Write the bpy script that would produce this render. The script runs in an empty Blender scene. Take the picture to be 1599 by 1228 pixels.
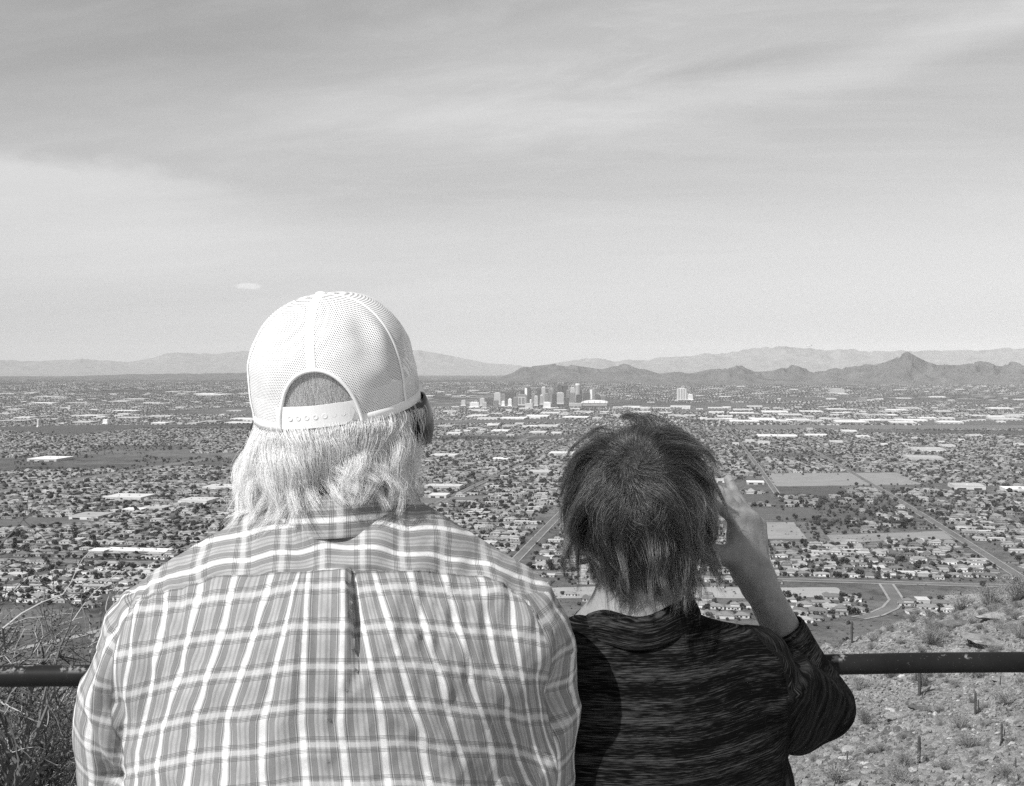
import bpy, bmesh, math, random
import numpy as np
from mathutils import Vector, Matrix

random.seed(7)
RNG = np.random.default_rng(11)
R_ = math.radians
SC = bpy.context.scene
COL = SC.collection

# ------------------------------------------------------------------ camera
EYE = 1.55
F_PX = 1870.0                       # focal length in photo pixels (photo 1599 x 1228)
HORIZON_PX = 568.0                  # true eye-level line in the photo
PITCH = math.atan((614.0 - HORIZON_PX) / F_PX)
cd = bpy.data.cameras.new('camera')
cd.sensor_fit = 'HORIZONTAL'; cd.sensor_width = 36.0
cd.lens = 36.0 * F_PX / 1599.0
cd.clip_start = 0.05; cd.clip_end = 300000.0
cam = bpy.data.objects.new('camera', cd); COL.objects.link(cam)
cam.location = (0, 0, EYE)
cam.rotation_euler = (R_(90) - PITCH, 0, 0)
SC.camera = cam

# ------------------------------------------------------------------ sun, sky, exposure
SUN_AZ = R_(180 + 44)               # clockwise from +Y: behind the camera, to its left
SUN_EL = R_(45)
sun_dir = Vector((math.sin(SUN_AZ) * math.cos(SUN_EL), math.cos(SUN_AZ) * math.cos(SUN_EL), math.sin(SUN_EL)))
sl = bpy.data.lights.new('sun', 'SUN'); sl.energy = 5.0; sl.angle = R_(0.53); sl.color = (1.0, 0.995, 0.985)
so = bpy.data.objects.new('sun', sl); COL.objects.link(so)
so.rotation_euler = sun_dir.to_track_quat('Z', 'Y').to_euler()
SC.view_settings.view_transform = 'Standard'
SC.view_settings.look = 'None'
SC.view_settings.exposure = 0.08
SC.view_settings.gamma = 1.0
SC.view_settings.use_curve_mapping = False
SC.render.engine = 'CYCLES'
SC.cycles.use_denoising = False
SC.cycles.max_bounces = 6
SC.cycles.transparent_max_bounces = 12
SC.cycles.volume_bounces = 0
SC.cycles.sample_clamp_indirect = 6.0


class NT:
    """tiny helper for building node trees"""
    def __init__(s, tree):
        s.t = tree; s.n = tree.nodes; s.l = tree.links
    def node(s, typ, **kw):
        n = s.n.new(typ)
        for k, v in kw.items(): setattr(n, k, v)
        return n
    def put(s, sock, v):
        if isinstance(v, bpy.types.NodeSocket): s.l.new(v, sock)
        elif v is not None: sock.default_value = v
    def math(s, op, a, b=None, c=None, clamp=False):
        n = s.node('ShaderNodeMath', operation=op); n.use_clamp = clamp
        s.put(n.inputs[0], a)
        if b is not None: s.put(n.inputs[1], b)
        if c is not None: s.put(n.inputs[2], c)
        return n.outputs[0]
    def rng(s, v, a, b, c=0.0, d=1.0, smooth=True):
        n = s.node('ShaderNodeMapRange', interpolation_type='SMOOTHSTEP' if smooth else 'LINEAR')
        s.put(n.inputs[0], v); s.put(n.inputs[1], a); s.put(n.inputs[2], b); s.put(n.inputs[3], c); s.put(n.inputs[4], d)
        return n.outputs[0]
    def noise(s, vec, scale, detail=4, rough=0.55, dist=0.0, dim='3D'):
        n = s.node('ShaderNodeTexNoise', noise_dimensions=dim)
        if vec is not None: s.l.new(vec, n.inputs['Vector'])
        n.inputs['Scale'].default_value = scale; n.inputs['Detail'].default_value = detail
        n.inputs['Roughness'].default_value = rough; n.inputs['Distortion'].default_value = dist
        return n.outputs[0]
    def vor(s, vec, scale, feature='F1', out=0, rand=1.0):
        n = s.node('ShaderNodeTexVoronoi', feature=feature)
        if vec is not None: s.l.new(vec, n.inputs['Vector'])
        n.inputs['Scale'].default_value = scale
        n.inputs['Randomness'].default_value = rand
        return n.outputs[out]
    def comb(s, x, y, z):
        n = s.node('ShaderNodeCombineXYZ')
        for i, v in enumerate((x, y, z)): s.put(n.inputs[i], v)
        return n.outputs[0]
    def sep(s, v):
        n = s.node('ShaderNodeSeparateXYZ'); s.l.new(v, n.inputs[0]); return n.outputs
    def mixf(s, f, a, b):
        n = s.node('ShaderNodeMix', data_type='FLOAT')
        s.put(n.inputs[0], f); s.put(n.inputs[2], a); s.put(n.inputs[3], b)
        return n.outputs[0]
    def attr(s, name):
        n = s.node('ShaderNodeAttribute'); n.attribute_name = name; return n.outputs['Fac']
    def coord(s, which='Object'):
        return s.node('ShaderNodeTexCoord').outputs[which]
    def pos(s):
        return s.node('ShaderNodeNewGeometry').outputs['Position']
    def rand(s):
        return s.node('ShaderNodeObjectInfo').outputs['Random']


wd = bpy.data.worlds.new('World'); SC.world = wd; wd.use_nodes = True
w = NT(wd.node_tree); w.n.clear()
sky = w.node('ShaderNodeTexSky', sky_type='NISHITA')
sky.sun_disc = False; sky.sun_elevation = SUN_EL; sky.sun_rotation = SUN_AZ
sky.altitude = 700; sky.air_density = 1.0; sky.dust_density = 2.0; sky.ozone_density = 1.0
bw = w.node('ShaderNodeRGBToBW'); w.l.new(sky.outputs[0], bw.inputs[0])
gen = w.coord('Generated')
gx, gy, gz_ = w.sep(gen)
el = w.math('ARCSINE', gz_)
az = w.math('ARCTAN2', gx, gy)
# high thin cloud: stretched layers seen on a flat deck overhead
den = w.math('ADD', w.math('MAXIMUM', gz_, 0.0), 0.14)
cx = w.math('DIVIDE', gx, den); cy = w.math('DIVIDE', gy, den)
cv = w.comb(w.math('MULTIPLY', cx, 0.55), cy, 0.0)
warp = w.noise(cv, 0.55, 3, 0.5)
cv2 = w.comb(w.math('ADD', w.math('MULTIPLY', cx, 0.42), w.math('MULTIPLY', warp, 1.5)), w.math('ADD', cy, w.math('MULTIPLY', cx, 0.18)), 2.3)
c1 = w.rng(w.noise(cv2, 0.8, 7, 0.5, 0.3), 0.28, 0.76)
c2 = w.rng(w.noise(cv2, 3.1, 8, 0.62, 0.7), 0.35, 0.75)
cl = w.math('MULTIPLY', w.math('ADD', w.math('MULTIPLY', c1, 0.60), w.math('ADD', w.math('MULTIPLY', c2, 0.22), w.math('MULTIPLY', w.rng(w.noise(cv2, 8.0, 8, 0.65, 1.2), 0.45, 0.8), 0.16))), w.rng(w.math('ADD', az, w.math('MULTIPLY', el, -0.8)), -0.60, -0.05, 0.48, 1.0))
# the one long bank that crosses the view, a lit streak, a small separate puff
wob = w.math('MULTIPLY', w.math('SUBTRACT', w.noise(w.comb(az, w.math('MULTIPLY', el, 2.0), 0.0), 9.0, 5, 0.6), 0.5), 0.05)
edge = w.math('ADD', w.math('ADD', w.math('MULTIPLY', w.math('POWER', w.math('ADD', az, 0.42), 2.0), -0.42), 0.164), wob)
bank = w.math('MULTIPLY', w.rng(w.math('SUBTRACT', edge, el), -0.004, 0.014), w.rng(az, -0.10, -0.34))
bank = w.math('MULTIPLY', bank, w.rng(el, 0.02, 0.12))
line = w.math('ADD', w.math('ADD', 0.212, w.math('MULTIPLY', w.math('MULTIPLY', az, az), 0.28)), w.math('ADD', w.math('MULTIPLY', az, 0.03), w.math('MULTIPLY', wob, 0.6)))
dl = w.math('SUBTRACT', el, line)
streak = w.math('MULTIPLY', w.rng(w.math('ABSOLUTE', w.math('ADD', dl, 0.01)), 0.026, 0.0), w.rng(az, -0.35, 0.12))
pa = w.math('DIVIDE', w.math('ADD', az, 0.2165), 0.0115); pe = w.math('DIVIDE', w.math('SUBTRACT', el, 0.0628), 0.0027)
pr = w.math('ADD', w.math('MULTIPLY', pa, pa), w.math('MULTIPLY', pe, pe))
pr = w.math('ADD', pr, w.math('MULTIPLY', w.math('SUBTRACT', w.noise(gen, 160, 4, 0.6), 0.5), 2.2))
puff = w.rng(pr, 1.25, 0.1)
cl = w.math('ADD', cl, w.math('ADD', w.math('MULTIPLY', bank, 0.55), w.math('MULTIPLY', streak, 0.34)), clamp=False)
cl = w.math('MULTIPLY', cl, w.rng(gz_, -0.02, 0.03))
CLOUD_V = 5.9                        # brightness of sunlit cirrus, in the units of the sky model
lowair = w.math('MULTIPLY', w.rng(el, 0.075, 0.0), 0.85)      # thick dusty air just above the horizon
skyv = w.mixf(w.math('MINIMUM', cl, 1.0), bw.outputs[0], CLOUD_V)
skyv = w.math('ADD', w.mixf(lowair, skyv, 5.3), w.math('MULTIPLY', puff, 1.3))
bg = w.node('ShaderNodeBackground'); bg.inputs[1].default_value = 0.122
w.l.new(skyv, bg.inputs[0])
wo = w.node('ShaderNodeOutputWorld'); w.l.new(bg.outputs[0], wo.inputs[0])


# ------------------------------------------------------------------ helpers
def ray(px, py):
    """direction through a photo pixel, with y component 1"""
    u = (px - 799.5) / F_PX; v = -(py - 614.0) / F_PX
    c, s = math.cos(PITCH), math.sin(PITCH)
    y = c + s * v; z = -s + c * v
    return u / y, z / y
def P(px, py, y):
    u, t = ray(px, py)
    return np.array((u * y, y, EYE + t * y))
def project(x, y, z):
    c, s = math.cos(PITCH), math.sin(PITCH)
    dz = z - EYE
    d = c * y - s * dz; v = s * y + c * dz
    return 799.5 + F_PX * x / d, 614.0 - F_PX * v / d

def tag(o, label=None, cat=None, group=None, kind=None):
    if label: o['label'] = label
    if cat: o['category'] = cat
    if group: o['group'] = group
    if kind: o['kind'] = kind
    return o
def empty(name, loc=(0, 0, 0), rz=0.0, parent=None):
    o = bpy.data.objects.new(name, None); COL.objects.link(o)
    o.location = loc; o.rotation_euler = (0, 0, rz); o.empty_display_size = 0.2
    if parent: o.parent = parent
    return o
def link(name, me, mat=None, parent=None, smooth=False):
    if mat is not None:
        for m in (mat if isinstance(mat, (list, tuple)) else [mat]): me.materials.append(m)
    if smooth: me.shade_smooth()
    o = bpy.data.objects.new(name, me); COL.objects.link(o)
    if parent: o.parent = parent
    return o
def mesh(name, v, f):
    me = bpy.data.meshes.new(name)
    v = np.asarray(v, dtype=np.float32)
    if isinstance(f, np.ndarray):
        n, k = f.shape
        me.vertices.add(len(v)); me.vertices.foreach_set('co', v.ravel())
        me.loops.add(n * k); me.loops.foreach_set('vertex_index', f.astype(np.int32).ravel())
        me.polygons.add(n); me.polygons.foreach_set('loop_start', np.arange(0, n * k, k, dtype=np.int32))
        me.update(calc_edges=True); me.validate()
    else:
        me.from_pydata([tuple(map(float, p)) for p in v], [], f); me.update()
    return me
def set_attr(me, name, arr):
    a = me.attributes.new(name, 'FLOAT', 'POINT')
    a.data.foreach_set('value', np.asarray(arr, dtype=np.float32).ravel())
class MB:
    """collects boxes, tubes and lathes into one mesh"""
    def __init__(s): s.v = []; s.f = []
    def add(s, v, f):
        b = len(s.v); s.v += [tuple(map(float, p)) for p in v]; s.f += [tuple(b + i for i in q) for q in f]; return s
    def box(s, c, size, rz=0.0, taper=1.0):
        x, y, z = (q / 2 for q in size); cs, sn = math.cos(rz), math.sin(rz); v = []
        for k in (-1, 1):
            t = taper if k > 0 else 1.0
            for i, j in ((-1, -1), (1, -1), (1, 1), (-1, 1)):
                a, b = i * x * t, j * y * t
                v.append((c[0] + a * cs - b * sn, c[1] + a * sn + b * cs, c[2] + k * z))
        return s.add(v, [(3, 2, 1, 0), (4, 5, 6, 7), (0, 1, 5, 4), (1, 2, 6, 5), (2, 3, 7, 6), (3, 0, 4, 7)])
    def tube(s, pts, rad, n=8, caps=True):
        pts = [np.asarray(p, float) for p in pts]; m = len(pts)
        if np.isscalar(rad): rad = [rad] * m
        v = []; t0 = None; u = None
        for i in range(m):
            t = pts[min(i + 1, m - 1)] - pts[max(i - 1, 0)]; t = t / (np.linalg.norm(t) + 1e-12)
            if u is None:
                a = np.array((0, 0, 1.0)) if abs(t[2]) < 0.9 else np.array((1.0, 0, 0))
                u = np.cross(t, a)
            u = u - t * np.dot(u, t); u /= np.linalg.norm(u) + 1e-12; q = np.cross(t, u)
            for k in range(n):
                a = 2 * math.pi * k / n
                v.append(pts[i] + rad[i] * (math.cos(a) * u + math.sin(a) * q))
        f = [(i * n + k, i * n + (k + 1) % n, (i + 1) * n + (k + 1) % n, (i + 1) * n + k) for i in range(m - 1) for k in range(n)]
        if caps: f += [tuple(range(n - 1, -1, -1)), tuple((m - 1) * n + k for k in range(n))]
        return s.add(v, f)
    def lathe(s, prof, n=16, c=(0, 0, 0), sy=1.0):
        v = []; m = len(prof)
        for r, z in prof:
            for k in range(n):
                a = 2 * math.pi * k / n; v.append((c[0] + r * math.cos(a), c[1] + r * sy * math.sin(a), c[2] + z))
        f = [(i * n + k, i * n + (k + 1) % n, (i + 1) * n + (k + 1) % n, (i + 1) * n + k) for i in range(m - 1) for k in range(n)]
        f += [tuple(range(n - 1, -1, -1)), tuple((m - 1) * n + k for k in range(n))]
        return s.add(v, f)
    def mesh(s, name): return mesh(name, s.v, s.f)
    def build(s, name, mat=None, parent=None, smooth=False): return link(name, s.mesh(name), mat, parent, smooth)

def copy_tree(o, parent=None):
    c = o.copy(); COL.objects.link(c); c.parent = parent
    for ch in o.children: copy_tree(ch, c)
    return c

def v3(*a): return np.array(a, float)
# value noise in numpy
def _h(ix, iy, iz, seed):
    n = (ix.astype(np.int64) * 374761393 + iy.astype(np.int64) * 668265263 + iz.astype(np.int64) * 2147483647 + seed * 974634777) & 0xFFFFFFFF
    n = ((n ^ (n >> 13)) * 1274126177) & 0xFFFFFFFF
    n = ((n ^ (n >> 16)) * 2246822519) & 0xFFFFFFFF
    return ((n ^ (n >> 15)) & 0xFFFFFF).astype(np.float64) / float(0xFFFFFF)
def vnoise(x, y, z=None, seed=0):
    x = np.asarray(x, float); y = np.asarray(y, float); z = np.zeros_like(x) if z is None else np.asarray(z, float)
    ix, iy, iz = np.floor(x), np.floor(y), np.floor(z)
    fx, fy, fz = x - ix, y - iy, z - iz
    fx = fx * fx * (3 - 2 * fx); fy = fy * fy * (3 - 2 * fy); fz = fz * fz * (3 - 2 * fz)
    def L(a, b, t): return a + (b - a) * t
    def g(i, j, k): return _h(ix + i, iy + j, iz + k, seed)
    return L(L(L(g(0,0,0), g(1,0,0), fx), L(g(0,1,0), g(1,1,0), fx), fy), L(L(g(0,0,1), g(1,0,1), fx), L(g(0,1,1), g(1,1,1), fx), fy), fz) * 2 - 1
def fbm(x, y, z=None, oct=4, seed=0, gain=0.5):
    s = 0; a = 1.0; k = 1.0; t = 0
    for o in range(oct):
        s = s + a * vnoise(x * k, y * k, None if z is None else z * k, seed + o); t += a; a *= gain; k *= 2.03
    return s / t
def ss(x, a, b):
    t = np.clip((np.asarray(x, float) - a) / (b - a), 0, 1); return t * t * (3 - 2 * t)

# materials: the photograph is black and white, so every colour is a grey
MATS = {}
def mat(name, fn=None, val=0.3, rough=0.8, spec=0.3, metal=0.0):
    if name in MATS: return MATS[name]
    m = bpy.data.materials.new(name); m.use_nodes = True
    t = NT(m.node_tree); t.n.clear()
    o = t.node('ShaderNodeOutputMaterial'); b = t.node('ShaderNodeBsdfPrincipled'); t.l.new(b.outputs[0], o.inputs[0])
    b.inputs['Base Color'].default_value = (val, val, val, 1); b.inputs['Roughness'].default_value = rough
    b.inputs['Specular IOR Level'].default_value = spec; b.inputs['Metallic'].default_value = metal
    if fn: fn(t, b, o)
    MATS[name] = m
    return m
def bump(t, b, h, strength=0.4, dist=0.01):
    n = t.node('ShaderNodeBump'); n.inputs['Strength'].default_value = strength; n.inputs['Distance'].default_value = dist
    t.l.new(h, n.inputs['Height']); t.l.new(n.outputs[0], b.inputs['Normal'])
def grey(t, sock, b, inp='Base Color'):
    t.l.new(sock, b.inputs[inp])
def noisy(lo, hi, scale, detail=5, which='pos', bumpd=None, extra=None):
    def fn(t, b, o):
        v = t.pos() if which == 'pos' else t.coord('Object')
        n = t.noise(v, scale, detail, 0.6)
        grey(t, t.rng(n, 0.3, 0.7, lo, hi, False), b)
        if bumpd: bump(t, b, n, 0.6, bumpd)
    return fn
def by_instance(lo, hi, noise=0.0, scale=0.3):
    def fn(t, b, o):
        r = t.rng(t.rand(), 0.0, 1.0, lo, hi, False)
        if noise: r = t.math('MULTIPLY', r, t.rng(t.noise(t.pos(), scale, 4, 0.6), 0.3, 0.7, 1 - noise, 1 + noise, False))
        grey(t, r, b)
    return fn
# ================================================================== LAND
EARTH = 6371000.0
def Hplain(r): return 278.0 + 112.0 * ss(r, 1200, 9500) - 115.0 * ss(r, 11500, 20000)
def plain_z(x, y):
    r = np.hypot(x, y); return EYE - Hplain(r) - r * r / (2 * EARTH)
# drop below the eye (metres) of the mountainside, by distance (columns) and photo column (rows)
RR = np.array([1.0, 2.2, 4, 8, 14, 40, 70, 110, 170, 240, 300, 340, 450, 700, 1000])
TB = {
    -900: [1.8, 1.9, 2.1, 2.6, 4.0, 10.5, 17.5, 27, 44, 66, 88, 104, 146, 220, 272],
    0:    [1.8, 1.9, 2.15, 2.85, 4.45, 11.0, 18.2, 28, 46, 70, 94, 110, 150, 224, 274],
    160:  [1.8, 1.95, 2.3, 3.3, 5.2, 12.4, 19.6, 29.5, 47, 71, 95, 111, 151, 225, 275],
    700:  [1.8, 2.0, 2.5, 4.4, 8.0, 21.0, 30, 39, 55, 70, 90, 105, 146, 222, 274],
    1150: [1.8, 2.0, 2.6, 5.0, 9.0, 24.5, 33, 40, 53, 60, 82, 98, 140, 218, 273],
    1250: [1.8, 2.0, 2.6, 5.0, 9.0, 24.5, 33, 39.5, 52, 57.4, 75, 90, 132, 213, 273],
    1450: [1.8, 2.0, 2.6, 5.0, 9.0, 24.5, 33, 39.5, 52, 57.6, 63.6, 74, 120, 206, 272],
    1599: [1.8, 2.0, 2.6, 5.0, 9.0, 24.5, 33, 39.5, 50.6, 54.4, 58.2, 66, 110, 200, 271],
    1900: [1.8, 2.0, 2.6, 5.0, 9.0, 24.0, 32, 38, 47, 49, 50, 54, 95, 190, 270],
    2600: [1.8, 2.0, 2.6, 5.0, 9.0, 22.0, 29, 34, 40, 40, 40, 44, 85, 180, 268],
}
TK = sorted(TB); TV = np.array([TB[k] for k in TK]); LR = np.log(RR)
TA = np.arctan((np.array(TK) - 799.5) / F_PX)
def land_z(x, y, noise=True):
    x = np.asarray(x, float); y = np.asarray(y, float)
    r = np.hypot(x, y); a = np.clip(np.arctan2(x, y), TA[0], TA[-1] - 1e-6)
    lr = np.clip(np.log(np.maximum(r, 1.0)), LR[0], LR[-1] - 1e-9)
    i = np.clip(np.searchsorted(TA, a, 'right') - 1, 0, len(TA) - 2); j = np.clip(np.searchsorted(LR, lr, 'right') - 1, 0, len(LR) - 2)
    u = (a - TA[i]) / (TA[i + 1] - TA[i]); u = u * u * (3 - 2 * u)
    # catmull-rom along the distance axis
    t = (lr - LR[j]) / (LR[j + 1] - LR[j])
    def row(k):
        jm = np.maximum(j - 1, 0); jp = np.minimum(j + 2, len(LR) - 1)
        p0, p1, p2, p3 = np.log(TV[k, jm]), np.log(TV[k, j]), np.log(TV[k, j + 1]), np.log(TV[k, jp])
        h = LR[j + 1] - LR[j]
        m1 = (p2 - p0) / np.maximum(LR[j + 1] - LR[jm], 1e-9) * h; m2 = (p3 - p1) / np.maximum(LR[jp] - LR[j], 1e-9) * h
        return np.exp((2*t**3 - 3*t**2 + 1) * p1 + (t**3 - 2*t**2 + t) * m1 + (-2*t**3 + 3*t**2) * p2 + (t**3 - t**2) * m2)
    D = row(i) * (1 - u) + row(i + 1) * u
    D = D * (1 - (1 - np.cos(a)) * ss(r, 14, 70) * (1 - ss(r, 360, 700)))
    f = ss(r, 760, 1010)
    zz = (EYE - D) * (1 - f) + plain_z(x, y) * f
    if noise:
        k = (1 - ss(r, 600, 1000)) * ss(r, 2.0, 6.0)
        amp = np.clip(r * 0.006, 0.05, 1.3)
        n = fbm(x * 0.06, y * 0.06, None, 5, 3) * 1.5 + fbm(x * 0.42, y * 0.42, None, 4, 9) * 0.75
        ledge = fbm(x * 0.03 + 7, y * 0.05, None, 3, 21)
        zl = zz / 1.6 + fbm(x * 0.11, y * 0.11, None, 3, 5) * 0.9
        st = (ss(zl - np.floor(zl), 0.55, 0.95) - (zl - np.floor(zl))) * 1.25 * ss(ledge, 0.0, 0.35) * ss(r, 60, 140)
        near = fbm(x * 1.7, y * 1.7, None, 4, 31) * 0.10 * (1 - ss(r, 20, 60))
        zz = zz + k * (n * amp + st + near)
    return zz
def ground_hit(px, py, far=True):
    """where the line through a photo pixel meets the plain"""
    u, t = ray(px, py); r = 300.0 / max(-t, 1e-3)
    for _ in range(60):
        y = r / math.hypot(u, 1); x = u * y
        z = float(plain_z(x, y)); r = 0.5 * r + 0.5 * ((EYE - z) / max(-t, 1e-4)) * math.hypot(u, 1)
    y = r / math.hypot(u, 1)
    return np.array((u * y, y, float(plain_z(u * y, y))))

def ground_fn(t, b, o):
    p = t.pos(); x, y, z = t.sep(p)
    r = t.math('POWER', t.math('ADD', t.math('MULTIPLY', x, x), t.math('MULTIPLY', y, y)), 0.5)
    # mountainside: pale gravel and darker stone with a little dry growth
    g = t.rng(t.noise(p, 0.35, 8, 0.72), 0.34, 0.68, 0.11, 0.38, False)
    g2 = t.rng(t.noise(p, 2.2, 6, 0.7), 0.3, 0.7, 0.50, 1.40, False)
    st = t.rng(t.vor(p, 1.3, 'F1'), 0.08, 0.34, 0.55, 1.05)
    hill = t.math('MULTIPLY', t.math('MULTIPLY', g, g2), st)
    # plain: packed dirt, yards, lots, tarmac
    pa = t.noise(p, 0.0016, 4, 0.6); pb = t.noise(p, 0.012, 5, 0.7); pc = t.noise(p, 0.06, 4, 0.7)
    q = t.math('ADD', t.math('MULTIPLY', pa, 0.5), t.math('ADD', t.math('MULTIPLY', pb, 0.6), t.math('MULTIPLY', pc, 0.5)))
    plain = t.rng(q, 0.62, 1.0, 0.045, 0.18, False)
    dark = t.rng(t.noise(p, 0.0007, 3, 0.5), 0.48, 0.62, 1.0, 0.62)
    plain = t.math('MULTIPLY', plain, t.mixf(t.rng(r, 2500.0, 6000.0), 1.0, dark))
    # far out roofs and groves are single specks
    vs = t.node('ShaderNodeTexVoronoi'); t.l.new(p, vs.inputs['Vector']); vs.inputs['Scale'].default_value = 0.011
    speck = t.rng(t.sep(vs.outputs['Color'])[0], 0.80, 0.93)
    far = t.mixf(t.math('MULTIPLY', speck, t.rng(t.noise(p, 0.00055, 4, 0.6), 0.38, 0.62)), t.math('MULTIPLY', plain, 0.62), 0.42)
    plain = t.mixf(t.rng(r, 9000.0, 15000.0), plain, far)
    grey(t, t.mixf(t.rng(r, 700.0, 1000.0), hill, plain), b)
    h = t.math('ADD', t.noise(p, 1.1, 8, 0.7), t.math('MULTIPLY', t.vor(p, 2.6), 0.5))
    n = t.node('ShaderNodeBump'); n.inputs['Distance'].default_value = 0.35
    t.l.new(t.rng(r, 500.0, 900.0, 0.9, 0.0), n.inputs['Strength']); t.l.new(h, n.inputs['Height']); t.l.new(n.outputs[0], b.inputs['Normal'])
M_GROUND = mat('ground', ground_fn, rough=0.95, spec=0.1)

def build_ground():
    az = np.concatenate([np.arange(-180, -40, 5.0), np.arange(-40, -27, 1.0), np.arange(-27, 27, 0.1), np.arange(27, 40, 1.0), np.arange(40, 180, 5.0)])
    rr = np.concatenate([np.geomspace(0.6, 100, 90, endpoint=False), np.linspace(100, 360, 250, endpoint=False), np.geomspace(360, 1200, 50, endpoint=False), np.geomspace(1200, 56000, 145)])
    A, R = np.meshgrid(np.radians(az), rr); X, Y = R * np.sin(A), R * np.cos(A)
    Z = np.where(R < 1010, land_z(X, Y), plain_z(X, Y))
    na, nr = len(az), len(rr)
    idx = np.arange(na * nr).reshape(nr, na); a = idx[:-1]; b = idx[1:]
    f = np.stack([a, np.roll(a, -1, 1), np.roll(b, -1, 1), b], -1).reshape(-1, 4)[:, ::-1]
    v = np.stack([X, Y, Z], -1).reshape(-1, 3)
    o = link('ground', mesh('ground', v, f), M_GROUND, smooth=True)
    tag(o, 'desert hillside and the wide city plain below it', 'ground', kind='structure')
build_ground()

# ------------------------------------------------------------------ mountains on the horizon
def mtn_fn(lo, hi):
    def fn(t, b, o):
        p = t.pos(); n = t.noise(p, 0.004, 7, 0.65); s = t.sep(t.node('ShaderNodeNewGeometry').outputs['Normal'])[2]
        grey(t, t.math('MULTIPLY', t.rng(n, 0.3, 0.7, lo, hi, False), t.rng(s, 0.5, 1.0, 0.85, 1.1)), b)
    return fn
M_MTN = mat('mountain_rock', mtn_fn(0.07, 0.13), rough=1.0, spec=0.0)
M_MTN2 = mat('pale_mountain_rock', mtn_fn(0.17, 0.25), rough=1.0, spec=0.0)  # far ranges: extra haze put into the rock colour as a lighter grey
def ridge(name, label, pts, d, depth, rough, seed, m=M_MTN, rows=61):
    px = np.array([p[0] for p in pts], float); py = np.array([p[1] for p in pts], float)
    xs = np.arange(px[0], px[-1] + 0.1, 1.5); ys = np.interp(xs, px, py)
    ker = np.array([1, 2, 3, 2, 1.0]) / 9; ys = np.convolve(np.pad(ys, 2, 'edge'), ker, 'valid')
    tt = np.linspace(-1, 1, rows); V = []
    tan = -(ys - HORIZON_PX) / F_PX
    azs = np.arctan((xs - 799.5) / F_PX)
    for i, t in enumerate(tt):
        r = (d + t * depth) / np.cos(azs) * 1.0
        x, y = r * np.sin(azs), r * np.cos(azs)
        base = plain_z(x, y) - 6.0
        crest_r = d / np.cos(azs); top = EYE + tan * d
        cb = plain_z(crest_r * np.sin(azs), crest_r * np.cos(azs)) - 6.0
        hgt = np.maximum(top - cb, 0)
        sh = (1 - abs(t)) ** 1.15
        rid = 1 - np.abs(fbm(x / (depth * 0.30), y / (depth * 0.30), None, 5, seed))
        fine = fbm(x / (depth * 0.12), y / (depth * 0.12), None, 4, seed + 7); jag = fbm(xs * 0.09, xs * 0, None, 4, seed + 2)
        k = sh * (0.66 + rough * (rid - 0.66) * 1.15 + 0.30 * sh) + rough * 0.09 * fine * sh * (1 - sh * 0.6)
        if abs(t) < 0.5 / rows + 1e-6: k = 1.0 + rough * (0.04 * fine + 0.13 * jag)
        k = np.clip(k, 0, 1.12)
        V.append(np.stack([x, y, base + hgt * k], -1))
    V = np.array(V); nr, na = V.shape[:2]; idx = np.arange(nr * na).reshape(nr, na)
    f = np.stack([idx[:-1, :-1], idx[:-1, 1:], idx[1:, 1:], idx[1:, :-1]], -1).reshape(-1, 4)
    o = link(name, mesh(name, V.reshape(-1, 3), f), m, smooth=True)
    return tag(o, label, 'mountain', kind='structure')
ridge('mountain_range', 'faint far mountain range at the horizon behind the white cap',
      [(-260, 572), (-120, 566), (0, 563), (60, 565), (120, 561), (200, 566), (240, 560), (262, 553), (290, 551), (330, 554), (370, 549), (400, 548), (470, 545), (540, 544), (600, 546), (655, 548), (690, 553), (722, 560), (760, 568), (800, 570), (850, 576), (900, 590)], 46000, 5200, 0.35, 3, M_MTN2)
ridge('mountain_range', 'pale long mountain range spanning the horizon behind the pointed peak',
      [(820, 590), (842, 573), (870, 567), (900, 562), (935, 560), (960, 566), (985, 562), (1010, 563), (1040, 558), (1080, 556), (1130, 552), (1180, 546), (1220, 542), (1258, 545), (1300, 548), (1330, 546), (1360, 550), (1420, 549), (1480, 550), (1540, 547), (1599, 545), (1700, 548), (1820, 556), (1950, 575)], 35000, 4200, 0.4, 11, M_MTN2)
ridge('low_hills', 'low hazy hills at the far edge of the plain on the left',
      [(60, 594), (110, 588), (200, 585), (300, 584), (380, 583), (450, 582), (560, 582), (620, 584), (660, 588), (690, 594)], 27000, 1600, 0.5, 17)
ridge('mountain_range', 'low dark rounded hills just behind the downtown towers',
      [(750, 600), (775, 592), (800, 584), (815, 576), (850, 573), (875, 570), (900, 574), (940, 579), (975, 571), (1000, 577), (1030, 585), (1060, 582), (1090, 588), (1120, 598)], 21500, 1500, 0.8, 23)
ridge('mountain_range', 'dark jagged range with one pointed rocky peak on the right',
      [(1000, 600), (1020, 591), (1045, 586), (1080, 585), (1110, 579), (1130, 578), (1152, 572), (1180, 583), (1205, 582), (1235, 573), (1250, 576), (1270, 582), (1290, 580), (1330, 574), (1345, 572), (1365, 573), (1380, 570), (1392, 566), (1402, 562), (1410, 557), (1416, 554), (1424, 558), (1436, 564), (1450, 570), (1465, 573), (1480, 571), (1505, 571), (1530, 568), (1548, 570), (1562, 574), (1580, 568), (1592, 571), (1620, 575), (1660, 572), (1720, 580), (1780, 596)], 18500, 1100, 1.0, 31)

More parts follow.
